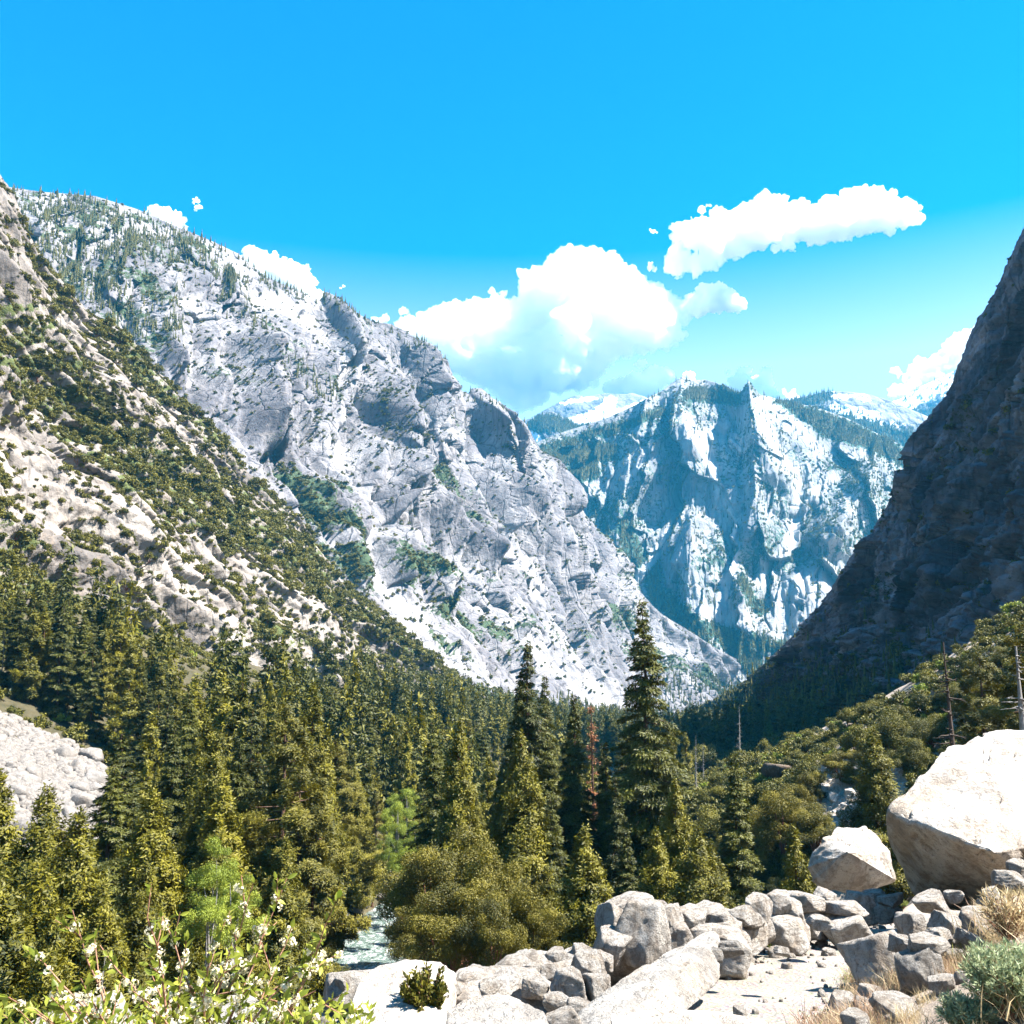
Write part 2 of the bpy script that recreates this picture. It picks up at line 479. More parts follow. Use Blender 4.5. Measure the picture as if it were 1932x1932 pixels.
# ================================================================== GROUND, TRAIL, RIVER
def build_ground():
    ang = np.concatenate([np.radians(np.arange(-180, -40, 6.0)), np.radians(np.linspace(-40, 40, 640)), np.radians(np.arange(46, 180.1, 6.0))])
    r = np.concatenate([[0.02], np.exp(np.linspace(math.log(0.6), math.log(60), 520)), np.exp(np.linspace(math.log(60.8), math.log(12000), 330))])
    A, R = np.meshgrid(ang, r)
    X, Y = R * np.sin(A), R * np.cos(A)
    Z = ground_z(X, Y)
    V = np.stack([X, Y, Z], -1)
    F = grid_faces(len(r), len(ang))
    fx = X.ravel()[F].mean(1); fy = Y.ravel()[F].mean(1)
    _, eo, _ = poly_dist(fx, fy, EDGE); _, io, _ = poly_dist(fx, fy, INNER)
    wob = 0.25 * fbm(fx / 0.8, fy / 0.8, 3, 44)
    onroad = (eo > 0.1 + wob) & (io < 0.1 + wob) & (fy < 34) & (fy > -2)
    _, eo2, _ = poly_dist(X.ravel(), Y.ravel(), EDGE); _, io2, _ = poly_dist(X.ravel(), Y.ravel(), INNER)
    dist = np.hypot(X, Y).ravel()
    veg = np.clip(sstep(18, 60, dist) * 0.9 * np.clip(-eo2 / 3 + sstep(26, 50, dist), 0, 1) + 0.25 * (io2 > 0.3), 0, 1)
    near = 1 - sstep(10, 40, dist)
    t = NT('ground_soil')
    v = t.coord()
    a = t.noise(v, 0.9, 6, 0.7); b = t.noise(v, 18, 5, 0.75); c3 = t.noise(v, 90, 3, 0.7)
    c = t.ramp(a, [(0.3, (0.27, 0.21, 0.155)), (0.55, (0.36, 0.295, 0.235)), (0.75, (0.42, 0.37, 0.31))])
    c = t.mix(t.ramp(b, [(0.35, 0.55), (0.55, 0.0)]), c, (0.27, 0.21, 0.165))
    c = t.mix(t.ramp(c3, [(0.6, 0.0), (0.72, 0.7)]), c, (0.66, 0.62, 0.58))
    f = t.noise(v, 0.25, 5, 0.7)
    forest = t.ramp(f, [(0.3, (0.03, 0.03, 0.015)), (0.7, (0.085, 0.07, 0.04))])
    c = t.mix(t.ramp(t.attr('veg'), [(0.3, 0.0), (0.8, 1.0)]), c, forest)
    n = t.bump(t.math('ADD', b, t.math('MULTIPLY', c3, 0.4)), 0.9, 0.05)
    soil = t.finish(c, 0.95, n)
    t = NT('trail_gravel')
    v = t.coord()
    a = t.noise(v, 1.4, 5, 0.65); b = t.noise(v, 26, 5, 0.75)
    vo = t.node("ShaderNodeTexVoronoi"); vo.inputs['Scale'].default_value = 34; t.l.new(v, vo.inputs['Vector'])
    c = t.ramp(a, [(0.3, (0.23, 0.20, 0.165)), (0.6, (0.30, 0.27, 0.235)), (0.8, (0.36, 0.33, 0.30))])
    c = t.mix(t.ramp(b, [(0.38, 0.5), (0.5, 0.0)]), c, (0.19, 0.155, 0.125))
    c = t.mix(0.25, c, vo.outputs['Color'], 'MULTIPLY')
    n = t.bump(t.math('ADD', b, t.math('MULTIPLY', vo.outputs['Distance'], 0.7)), 0.8, 0.022)
    gravel = t.finish(c, 0.95, n)
    nv = V.reshape(-1, 3)
    for nm, m, mt in (('ground', ~onroad, soil), ('trail', onroad, gravel)):
        f = F[m]; used = np.unique(f); remap = np.zeros(len(nv), int); remap[used] = np.arange(len(used))
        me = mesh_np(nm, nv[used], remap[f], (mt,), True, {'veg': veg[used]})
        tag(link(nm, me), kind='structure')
build_ground()

def build_river():
    ys = np.concatenate([np.linspace(25, 260, 300), np.linspace(262, 1500, 200)])
    u = np.linspace(-1, 1, 26)
    xc = xc_of(ys)
    zf = -34 - 0.05 * ys - 0.55
    X = xc[:, None] + u[None, :] * 6.2
    Y = ys[:, None] + 0 * X
    Z = zf[:, None] + 0.16 * fbm(X / 1.6, Y / 1.2, 4, 61) + 0.22 * (1 - billow(X / 3.0, Y / 2.2, 3, 62))
    t = NT('whitewater')
    v = t.coord((1, 0.6, 1))
    n1 = t.noise(v, 0.8, 8, 0.8, 1.5)
    n2 = t.noise(v, 3.5, 5, 0.7)
    c = t.ramp(n1, [(0.40, (0.04, 0.07, 0.055)), (0.52, (0.13, 0.17, 0.15)), (0.60, (0.50, 0.51, 0.50))])
    t.b.inputs["Specular IOR Level"].default_value = 0.5
    m = t.finish(c, 0.18, t.bump(n2, 0.6, 0.12))
    me = mesh_np('river', np.stack([X, Y, Z], -1).reshape(-1, 3), grid_faces(len(ys), len(u)), (m,), True)
    tag(link('river', me), kind='structure')
build_river()

# ================================================================== LEFT WALL OF THE CANYON
LW_TOP = [(-420, 330, 1100), (0, 350, 1300), (30, 355, 1320), (80, 362, 1340), (180, 370, 1370), (260, 395, 1400), (330, 425, 1440), (400, 455, 1480), (450, 478, 1500),
          (480, 505, 1520), (500, 522, 1540), (560, 548, 1600), (604, 566, 1640), (614, 550, 1650), (626, 556, 1655), (640, 580, 1660), (700, 605, 1710), (740, 612, 1740), (766, 626, 1750), (780, 668, 1770), (800, 692, 1780), (830, 710, 1800), (870, 738, 1840), (880, 742, 1850), (888, 732, 1852), (906, 733, 1860),
          (920, 752, 1870), (930, 764, 1878), (938, 756, 1880), (952, 783, 1900), (970, 792, 1920), (1000, 812, 1960), (1012, 850, 2000), (1040, 885, 2030), (1060, 902, 2060), (1080, 930, 2090), (1100, 965, 2120), (1120, 992, 2150), (1150, 1060, 2200), (1175, 1085, 2240), (1200, 1112, 2280), (1250, 1160, 2340), (1300, 1190, 2400), (1350, 1222, 2500), (1440, 1272, 2800)]
LW_BOT = [(-420, 250, 1480, 420), (0, 560, 1450, 560), (450, 960, 1405, 980), (620, 1065, 1395, 1150), (900, 1185, 1372, 1500), (1120, 1300, 1352, 1900), (1440, 1460, 1310, 2750)]
def build_left_wall():
    n, nt = 1150, 640
    s = np.linspace(-420, 1440, n)
    top = row_pts(LW_TOP, s)
    bot = row_pts(LW_BOT, s, [c[0] for c in LW_BOT])
    q1 = top * 0.68 + bot * 0.32; q1[:, 2] -= 30
    q2 = top * 0.36 + bot * 0.64; q2[:, 2] -= 45
    low = bot + (bot - q2) * 0.12; low[:, 2] -= 25
    RB = [([(455, 610), (470, 700), (482, 790), (510, 860)], 15, 46, 60), ([(628, 556), (640, 620), (652, 690)], 12, 45, 35),
          ([(560, 690), (572, 760), (585, 830)], 10, 30, 28), ([(708, 690), (720, 790), (728, 890), (740, 990)], 14, 52, 62), ([(690, 830), (700, 900), (708, 960)], 9, 22, 24),
          ([(765, 630), (785, 680), (812, 740), (835, 810)], 12, 45, 42), ([(885, 740), (912, 810), (935, 890), (950, 960)], 15, 34, 60), ([(938, 760), (962, 830), (985, 900)], 9, 26, 34),
          ([(958, 860), (972, 930), (990, 1000)], 10, 30, 34), ([(300, 620), (312, 680), (330, 730)], 9, 34, 26), ([(535, 560), (560, 640), (610, 760), (650, 870)], 40, 30, 30),
          ([(1010, 850), (1040, 930), (1080, 1010)], 12, 30, 26), ([(1120, 1000), (1160, 1090), (1200, 1180)], 14, 30, 26), ([(830, 930), (890, 1010), (950, 1080)], 14, 30, 26), ([(400, 620), (410, 690), (430, 740)], 9, 24, 18),
          ([(745, 990), (790, 1080), (850, 1160)], 18, 40, 28), ([(600, 900), (640, 980), (690, 1050)], 14, 30, 20)]
    LITE = [([(520, 560), (590, 650), (640, 760), (660, 840), (680, 930), (695, 1040), (730, 1100), (800, 1180)], 17, 1.0), ([(650, 860), (690, 960)], 26, 1), ([(560, 600), (640, 720)], 14, 0.8),
            ([(940, 1010), (1010, 1090), (1080, 1190), (1150, 1290), (1180, 1330)], 15, 0.95), ([(880, 1160), (960, 1250), (1010, 1310)], 13, 0.7), ([(1000, 1210), (1080, 1280), (1170, 1335)], 24, 1.0),
            ([(700, 1110), (820, 1210), (930, 1290)], 15, 0.8), ([(1220, 1200), (1290, 1235)], 20, 0.75), ([(430, 480), (470, 560), (520, 640)], 14, 0.5), ([(180, 470), (260, 430), (330, 440)], 14, 0.7), ([(80, 385), (120, 380)], 16, 0.8)]
    VEG = [([(600, 930), (640, 1010), (700, 1090), (780, 1180), (880, 1260), (960, 1330), (1000, 1400)], 34, 0.9), ([(760, 1050), (840, 1130), (930, 1190), (1010, 1240)], 42, 0.85), ([(820, 860), (880, 930), (930, 1000)], 26, 0.62),
           ([(1000, 1150), (1060, 1180), (1100, 1240)], 26, 0.55), ([(1150, 1150), (1260, 1250), (1360, 1310), (1440, 1330)], 34, 0.75), ([(950, 1330), (1060, 1365), (1200, 1370)], 26, 1.0), ([(500, 610), (560, 690), (620, 760)], 14, 0.7),
           ([(690, 1000), (730, 1060), (800, 1140)], 20, 0.7), ([(1080, 930), (1130, 1020), (1180, 1110)], 10, 0.6), ([(560, 870), (600, 940)], 24, 0.6)]
    FOR = [(20, 350), (180, 366), (330, 422), (450, 476), (430, 520), (350, 500), (330, 600), (300, 690), (240, 640), (150, 560), (60, 440)]
    def disp(a, b, px, py, t, P):
        u = a + 0.34 * b * (1 - 0.55 * t)      # pillars stand nearly upright under the crest
        w = 26 * fbm(a / 260, b / 420, 2, 11)
        down = 1 - t
        amp = sstep(0.0, 0.10, t) * (0.35 + 0.65 * sstep(0.0, 0.12, t)) * (1 - 0.65 * sstep(0.62, 0.95, t))
        lite = np.clip(paint(px + 10 * fbm(a / 30, b / 60, 3, 30), py, LITE) * 1.0, 0, 1)
        dt = 1 - 0.75 * lite
        bw = billow((u + w) / 210, b / 620, 2, 12, 0.5)
        h = 95 * (bw - 0.35) * amp
        h += 66 * (billow((u + w) / 66, b / 420, 2, 14, 0.5) - 0.3) * amp * dt
        fv, fe = facets((u + w) / 48 + 0.16 * fbm(u / 50, b / 120, 2, 3), b / 260 + 0.3 * fbm(u / 60, b / 90, 2, 4), 15, 0.3, 1.5, 0.4)
        h += 34 * fv * amp * dt - 7 * (1 - fe) * amp
        fv, fe = facets((u + w) / 17 + 0.2 * fbm(u / 15, b / 40, 2, 5), b / 90 + 0.3 * fbm(u / 18, b / 30, 2, 6), 16, 0.35, 1.4, 0.5)
        h += (9.5 * fv - 2 * (1 - fe)) * (0.25 + 0.75 * amp) * dt
        h += 2.6 * fbm(u / 24, b / 60, 3, 17, 0.55) * (0.35 + 0.65 * amp) * dt
        h += 1.0 * fbm(u / 5.0, b / 9.0, 2, 18, 0.6)
        h += ribs(px, py, RB) * 1.6 * (0.5 + 0.5 * sstep(0, 0.06, t))
        h -= 14 * lite
        veg = paint(px + 16 * fbm(a / 60, b / 60, 4, 31), py + 12 * fbm(a / 50, b / 50, 4, 33), VEG)
        veg = np.maximum(veg, 0.58 * soft_poly(px, py, FOR, 30))
        veg = np.maximum(veg, 0.30 + 0.18 * fbm(a / 120, b / 120, 4, 32))
        veg = veg * np.clip(0.78 + 0.9 * fbm(a / 34, b / 60, 4, 37), 0.15, 1.2) * (1 - 0.9 * lite)
        return h, dict(veg=np.clip(veg, 0, 1), lite=lite)
    return relief('left_canyon_wall', s, [top, q1, q2, bot, low], [0, 0.32, 0.64, 1.0, 1.12], nt, disp, M['wall'], back=(-260, 330, -260))
lw_o, LW = build_left_wall()
tag(lw_o, kind='structure'); lw_o.name = 'hills'

# ================================================================== PEAK IN THE MIDDLE
CM_TOP = [(900, 900, 3300), (960, 860, 3300), (1010, 835, 3330), (1060, 816, 3360), (1110, 800, 3390), (1150, 786, 3400), (1190, 768, 3420), (1225, 752, 3440), (1250, 737, 3450), (1268, 723, 3460), (1287, 711, 3460), (1305, 718, 3460), (1330, 716, 3470), (1352, 722, 3470), (1372, 729, 3470), (1390, 741, 3470), (1400, 737, 3460), (1406, 727, 3450), (1412, 717, 3440), (1420, 730, 3450),
          (1432, 744, 3470), (1450, 748, 3490), (1475, 756, 3500), (1540, 768, 3520), (1600, 790, 3560), (1660, 820, 3600), (1720, 850, 3620), (1800, 880, 3650), (1900, 920, 3700)]
CM_BOT = [(900, 1050, 1330, 2700), (1100, 1170, 1320, 2680), (1285, 1330, 1300, 2600), (1412, 1450, 1300, 2550), (1600, 1620, 1300, 2550), (1900, 1900, 1320, 2650)]
def build_centre():
    n, nt = 900, 620
    s = np.linspace(900, 1900, n)
    top = row_pts(CM_TOP, s); bot = row_pts(CM_BOT, s, [c[0] for c in CM_BOT])
    q1 = top * 0.66 + bot * 0.34; q1[:, 2] -= 60
    q2 = top * 0.33 + bot * 0.67; q2[:, 2] -= 50
    RB = [([(1412, 728), (1420, 780), (1432, 830), (1452, 880), (1470, 930), (1482, 980)], 120, 76, 215), ([(1285, 716), (1288, 770), (1300, 815), (1335, 880), (1370, 950), (1385, 1010)], 50, 44, 95), ([(1440, 850), (1425, 930), (1410, 1000), (1400, 1060)], 26, 60, 130),
          ([(1632, 885), (1610, 945), (1575, 1005), (1540, 1050)], 42, 90, 230), ([(1245, 760), (1230, 830), (1200, 920), (1170, 980)], 40, 50, 100), ([(1180, 930), (1170, 1000), (1165, 1080)], 26, 50, 70), ([(1320, 960), (1290, 1040), (1260, 1110)], 26, 60, 80),
          ([(1480, 1080), (1530, 1140), (1560, 1220)], 60, 80, 90), ([(1500, 860), (1530, 920), (1545, 970)], 30, 40, 80), ([(1390, 1100), (1420, 1180), (1430, 1240)], 40, 40, 70), ([(1225, 752), (1215, 800), (1190, 860)], 30, 40, 130)]
    LITE = [([(1295, 790), (1330, 850), (1350, 900), (1372, 960), (1385, 1030), (1380, 1075), (1362, 1140), (1345, 1165)], 11, 1.0), ([(1428, 760), (1450, 830), (1500, 900), (1510, 960), (1500, 1010), (1440, 1090)], 12, 0.9), ([(1260, 1000), (1225, 1060), (1185, 1110)], 8, 0.9),
            ([(1225, 850), (1200, 900)], 7, 0.6), ([(1570, 900), (1500, 960)], 12, 0.7), ([(1330, 1160), (1400, 1170)], 14, 0.8), ([(1490, 1110), (1560, 1090), (1600, 1110)], 26, 0.75), ([(1480, 1180), (1540, 1160)], 24, 0.45), ([(1450, 760), (1500, 800), (1540, 850)], 20, 0.5), ([(1300, 850), (1395, 790)], 16, 0.5)]
    VEG = [([(1020, 850), (1100, 830), (1180, 800), (1250, 780)], 18, 0.75), ([(1010, 870), (1100, 860), (1150, 850)], 26, 1.0), ([(1060, 910), (1110, 890)], 26, 1.0), ([(1300, 745), (1350, 745), (1385, 752)], 22, 0.95), ([(1470, 765), (1560, 800), (1680, 850), (1760, 890)], 26, 1.0),
           ([(1120, 950), (1150, 1020)], 26, 0.6), ([(1180, 1000), (1240, 1120), (1300, 1180), (1340, 1240)], 36, 0.72), ([(1260, 1160), (1400, 1210), (1480, 1230)], 30, 0.7), ([(1400, 1100), (1430, 1150)], 24, 0.7), ([(1580, 1040), (1640, 1000)], 26, 0.55), ([(1370, 1200), (1420, 1250)], 30, 1.0)]
    def disp(a, b, px, py, t, P):
        w = 70 * fbm(a / 500, b / 500, 3, 41)
        amp = sstep(0.0, 0.12, t) * (1 - 0.5 * sstep(0.75, 1.0, t))
        h = 150 * (billow((a + w) / 430, b / 1100, 2, 42, 0.55) - 0.33) * amp
        fv, fe = facets((a + w) / 150 + 0.3 * fbm(a / 120, b / 120, 2, 4), b / 420 + 0.3 * fbm(a / 150, b / 150, 2, 7), 55, 0.25, 1.5, 0.4)
        h += 80 * fv * amp
        h += 75 * (billow((a + 0.6 * w) / 125, b / 700, 2, 43, 0.5) - 0.3) * amp
        # slabs that dip to the lower left
        c, d = a + b * 0.12, b
        fv, fe = facets(c / 46 + 0.2 * fbm(a / 60, b / 120, 2, 43), d / 260 + 0.3 * fbm(a / 80, b / 80, 2, 44), 45, 0.2, 1.8, 0.15)
        h += (26 * fv - 7 * (1 - fe)) * amp
        h += 13 * fbm(a / 45, b / 420, 3, 46, 0.55) * (0.25 + 0.75 * amp)
        h += 2.6 * fbm(a / 10, b / 90, 2, 47, 0.6)
        lite = paint(px + 7 * fbm(a / 80, b / 130, 3, 48), py, LITE)
        h += ribs(px, py, RB)
        h -= 8 * lite
        veg = paint(px + 14 * fbm(a / 150, b / 150, 4, 49), py + 8 * fbm(a / 120, b / 120, 4, 50), VEG)
        veg = np.maximum(veg, 0.43 + 0.24 * fbm(a / 260, b / 260, 4, 51)) * (1 - lite)
        return h, dict(veg=np.clip(veg, 0, 1), lite=lite)
    return relief('granite_peak', s, [top, q1, q2, bot], [0, 0.34, 0.67, 1.0], nt, disp, M['centre'], back=(0, 700, -500), soften=1, out=(-0.24, -0.94, 0.2))
cm_o, CM = build_centre()
tag(cm_o, kind='structure'); cm_o.name = 'hills.001'

# ================================================================== FAR SNOWY RANGES
def build_far(name, top, dbot, pybot, seed, snowpts, vegpts, n=420, nt=200, base=0.3):
    s = np.linspace(top[0][0], top[-1][0], n)
    T = row_pts(top, s)
    B = at_np(s, np.full(n, pybot), np.full(n, dbot))
    Q = (T + B) / 2; Q[:, 2] -= 60
    def disp(a, b, px, py, t, P):
        w = 100 * fbm(a / 600, b / 600, 3, seed)
        h = 210 * (billow((a + w) / 520, b / 900, 4, seed + 1, 0.55) - 0.33) * sstep(0, 0.2, t)
        h += 34 * fbm(a / 120, b / 140, 4, seed + 2, 0.6) * sstep(0, 0.05, t)
        sn = paint(px + 6 * fbm(a / 200, b / 200, 3, seed + 3), py + 3 * fbm(a / 160, b / 160, 3, seed + 4), snowpts)
        vg = paint(px + 8 * fbm(a / 260, b / 260, 3, seed + 5), py, vegpts)
        return h, dict(veg=np.clip(np.maximum(vg, base * 0.5), 0, 1), lite=0 * a, snow=np.clip(np.maximum(sn, base), 0, 1))
    return relief(name, s, [T, Q, B], [0, 0.5, 1], nt, disp, M['snowy'], back=(0, 900, -500))
fl_o, FL = build_far('hills.002', [(880, 850, 6200), (980, 792, 6200), (1000, 790, 6200), (1030, 772, 6250), (1060, 756, 6300), (1085, 746, 6300), (1110, 747, 6300), (1140, 742, 6300), (1180, 744, 6300), (1192, 741, 6300), (1215, 748, 6300), (1240, 760, 6300), (1300, 775, 6300), (1400, 800, 6300)], 4300, 1150, 70,
                      [([(1080, 800), (1130, 785), (1150, 760)], 16, 1.0), ([(1130, 790), (1190, 775), (1230, 762)], 14, 1.0), ([(1060, 760), (1120, 752)], 8, 0.55), ([(1015, 800), (1030, 815), (1050, 830)], 14, 1)], [([(1040, 825), (1120, 815)], 16, 0.9)], base=0.14)
tag(fl_o, kind='structure')
fb_o, FB = build_far('hills.003', [(900, 870, 4700), (960, 830, 4700), (1000, 800, 4700), (1025, 780, 4700), (1042, 776, 4700), (1060, 786, 4700), (1090, 806, 4700), (1130, 815, 4700), (1200, 830, 4700)], 3800, 1100, 90, [([(1000, 815), (1020, 840)], 10, 0.8)], [([(1000, 800), (1050, 800), (1100, 820)], 16, 0.8)], 260, 140, 0.12)
tag(fb_o, kind='structure')
fr_o, FR = build_far('hills.004', [(1380, 800, 5000), (1460, 765, 5000), (1500, 752, 5000), (1540, 743, 5000), (1570, 738, 5000), (1600, 739, 5000), (1640, 744, 5000), (1675, 754, 5000), (1700, 764, 5000), (1760, 790, 5000), (1850, 830, 5000)], 4000, 1150, 110,
                      [([(1580, 770), (1620, 780), (1650, 785)], 13, 0.9), ([(1570, 745), (1640, 752)], 12, 0.55), ([(1660, 800), (1700, 800)], 12, 0.5)], [([(1460, 770), (1520, 758), (1560, 745)], 12, 1.0), ([(1520, 790), (1640, 820), (1750, 850)], 34, 1.0)], 420, 200, 0.2)
tag(fr_o, kind='structure')
fs_o, FS = build_far('hills.005', [(1600, 790, 6500), (1660, 765, 6500), (1700, 752, 6500), (1740, 728, 6500), (1790, 705, 6500), (1850, 670, 6500), (1950, 650, 6500)], 5200, 1100, 130, [([(1690, 765), (1740, 745), (1790, 720)], 30, 0.72)], [([(1700, 790), (1800, 780)], 16, 0.9)], 300, 140, 0.35)
tag(fs_o, kind='structure')

# ================================================================== NEAR LEFT HILLSIDE
def build_near():
    n, nt = 1150, 620
    TOP = [(0, -420, -160, 470), (10, -200, 40, 500), (22, -60, 240, 512), (27, 0, 342, 520), (30, 22, 372, 526), (33, 44, 430, 532), (37, 88, 498, 545), (41, 130, 545, 558), (45, 170, 590, 572), (49, 228, 620, 590), (53, 280, 678, 605), (56, 302, 702, 612), (60, 332, 742, 620), (64, 382, 782, 632), (68, 432, 832, 645), (72, 455, 872, 655), (76, 505, 922, 668), (80, 562, 972, 684), (84, 604, 1040, 700), (87, 642, 1090, 712), (90, 702, 1140, 735), (93, 762, 1190, 762), (96, 832, 1242, 790), (98, 892, 1292, 815), (100, 985, 1375, 860)]
    BOT = [(0, -900, 700, 190), (27, -120, 1250, 215), (40, 60, 1330, 240), (56, 260, 1400, 280), (72, 480, 1440, 350), (84, 660, 1460, 430), (93, 800, 1450, 560), (100, 985, 1420, 760)]
    s = np.linspace(0, 100, n)
    top = row_pts(TOP, s, [c[0] for c in TOP]); bot = row_pts(BOT, s, [c[0] for c in BOT])
    q = (top + bot) / 2; q[:, 2] += 4
    low = bot + (bot - q) * 0.3; low[:, 2] -= 14
    LITE = [([(230, 960), (330, 1080), (420, 1180), (500, 1290)], 14, 0.7), ([(0, 830), (20, 900), (40, 960)], 24, 0.9), ([(40, 770), (110, 790)], 12, 0.8), ([(430, 1180), (450, 1260), (490, 1310)], 18, 0.85), ([(180, 1160), (260, 1190)], 30, 0.6), ([(480, 1050), (620, 1200), (700, 1290), (800, 1370)], 18, 0.5),
            ([(90, 610), (150, 680), (170, 720)], 18, 0.35)]
    def disp(a, b, px, py, t, P):
        w = 12 * fbm(a / 90, b / 90, 3, 71)
        amp = 0.35 + 0.65 * sstep(0, 0.08, t)
        amp = amp * (1 - 0.5 * sstep(0.8, 1, t))
        h = 34 * (billow(a / 260, (b + w) / 80, 3, 72, 0.5) - 0.33) * amp
        h += 13 * (billow(a / 75, (b + w) / 26, 3, 73, 0.55) - 0.3) * amp
        fv, fe = facets(a / 62 + 0.3 * fbm(a / 30, b / 20, 2, 74), (b + w) / 13 + 0.25 * fbm(a / 24, b / 14, 2, 75), 76, 0.2, 0.4, 1.1)
        h += (8.0 * fv - 1.6 * (1 - fe)) * amp
        fv, fe = facets(a / 20 + 0.4 * fbm(a / 14, b / 8, 2, 77), (b + w) / 4.6 + 0.3 * fbm(a / 10, b / 6, 2, 78), 79, 0.2, 0.5, 0.6)
        h += (2.4 * fv - 0.6 * (1 - fe)) * amp
        h += 1.3 * fbm(a / 16, b / 7, 4, 80, 0.55)
        h += 0.8 * fbm(a / 3.6, b / 2.6, 2, 81, 0.6)
        lite = paint(px + 9 * fbm(a / 30, b / 20, 3, 83), py, LITE)
        dens = shrub_density(px, py)
        veg = np.clip(dens * 0.9 + 0.15 * fbm(a / 30, b / 20, 3, 82), 0, 0.85) * (1 - lite)
        return h, dict(veg=veg, lite=lite)
    return relief('hillside', s, [top, q, bot, low], [0, 0.5, 1.0, 1.3], nt, disp, M['near'], back=(-150, 130, -60), soften=1)
def shrub_density(px, py):
    D = [([(0, 620), (90, 720), (180, 800), (260, 860), (360, 920), (460, 980), (560, 1040)], 62, 0.8), ([(230, 900), (330, 960), (470, 1010), (600, 1090), (720, 1180), (840, 1280), (960, 1370)], 40, 0.7), ([(0, 880), (40, 960), (100, 1060), (170, 1130), (280, 1180), (390, 1230)], 26, 0.75),
         ([(230, 640), (300, 720), (400, 800), (520, 930)], 22, 0.7), ([(0, 1060), (80, 1110), (160, 1150), (300, 1210)], 34, 1.0), ([(330, 1060), (460, 1140), (560, 1230), (690, 1330), (840, 1390)], 14, 0.7), ([(120, 560), (200, 640), (260, 700)], 16, 0.5), ([(60, 480), (110, 540)], 14, 0.55),
         ([(500, 1270), (620, 1340), (760, 1390)], 22, 0.8), ([(160, 990), (260, 1080)], 14, 0.4)]
    v = np.zeros(np.shape(px))
    for pts, w, val in D:
        d, _, _ = poly_dist(px, py, pts)
        v = np.maximum(v, val * np.clip(1.45 - d / w, 0, 1))
    return np.clip(v * (0.85 + 0.9 * fbm(np.asarray(px) / 42.0, np.asarray(py) / 26.0, 3, 90)), 0.17, 1)
nl_o, NL = build_near()
tag(nl_o, kind='structure'); nl_o.name = 'hills.006'

# ================================================================== SHADED CLIFF ON THE RIGHT
def build_cliff():
    n, nt = 900, 720
    TOP = [(0, 2360, -420, 520), (14, 2120, 60, 560), (24, 1980, 330, 600), (30, 1932, 428, 620), (34, 1906, 480, 635), (40, 1872, 560, 660), (44, 1846, 596, 675), (47, 1826, 640, 690), (51, 1806, 700, 710), (54, 1794, 738, 722), (56, 1764, 772, 735), (59, 1742, 796, 750), (62, 1712, 832, 765), (65, 1702, 890, 790), (68, 1682, 940, 810), (72, 1652, 995, 840), (76, 1604, 1050, 880), (79, 1574, 1100, 920), (82, 1540, 1152, 960), (86, 1492, 1202, 1020), (90, 1448, 1246, 1100), (94, 1398, 1290, 1200), (97, 1345, 1322, 1320), (100, 1280, 1356, 1480)]
    BOT = [(0, 2500, 700, 210), (30, 2250, 1080, 240), (50, 1980, 1230, 290), (65, 1800, 1320, 350), (78, 1640, 1380, 470), (88, 1520, 1410, 640), (95, 1420, 1405, 900), (100, 1300, 1390, 1420)]
    s = np.linspace(0, 100, n)
    top = row_pts(TOP, s, [c[0] for c in TOP]); bot = row_pts(BOT, s, [c[0] for c in BOT])
    q = (top + bot) / 2; q[:, 2] -= 6
    low = bot + (bot - q) * 0.2; low[:, 2] -= 10
    def disp(a, b, px, py, t, P):
        w = 14 * fbm(a / 120, b / 120, 3, 101)
        amp = (0.06 + 0.94 * sstep(0.0, 0.16, t)) * (1 - 0.4 * sstep(0.85, 1, t))
        c, d = (a * 0.93 + b * 0.36) / 1.9, (-a * 0.36 + b * 0.93) * 1.25
        h = 30 * (billow((c + w) / 190, d / 90, 3, 102, 0.5) - 0.33) * amp
        h += 12 * (billow(c / 60, (d + w) / 34, 3, 103, 0.55) - 0.3) * amp
        fv, fe = facets(c / 34 + 0.3 * fbm(a / 22, b / 22, 2, 104), d / 19 + 0.3 * fbm(a / 18, b / 18, 2, 105), 106)
        h += (14 * fv - 2.5 * (1 - fe)) * amp
        fv, fe = facets(c / 12 + 0.4 * fbm(a / 8, b / 8, 2, 107), d / 7 + 0.3 * fbm(a / 8, b / 8, 2, 108), 109)
        h += (4.0 * fv - 1.0 * (1 - fe)) * (0.35 + 0.65 * amp)
        h += 2.0 * fbm(c / 16, d / 16, 4, 110, 0.6) * amp
        h += 1.3 * fbm(a / 4.0, b / 4.0, 3, 111, 0.6)
        veg = 0.30 + 0.32 * fbm(a / 70, b / 55, 4, 112) + 0.35 * sstep(1180, 1330, py) - 0.3 * sstep(760, 600, py)
        lite = 0.75 * paint(px + 12 * fbm(a / 30, b / 30, 3, 113), py, [([(1880, 1160), (1850, 1220), (1790, 1260)], 16, 0.7), ([(1660, 1230), (1620, 1290)], 8, 0.5)])  # sunlit patches near the cliff foot, painted in as paler rock
        return h, dict(veg=np.clip(veg, 0, 1), lite=lite)
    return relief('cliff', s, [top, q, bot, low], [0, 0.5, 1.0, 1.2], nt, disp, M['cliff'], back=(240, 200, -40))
rc_o, RC = build_cliff()
tag(rc_o, kind='structure'); rc_o.name = 'hills.007'

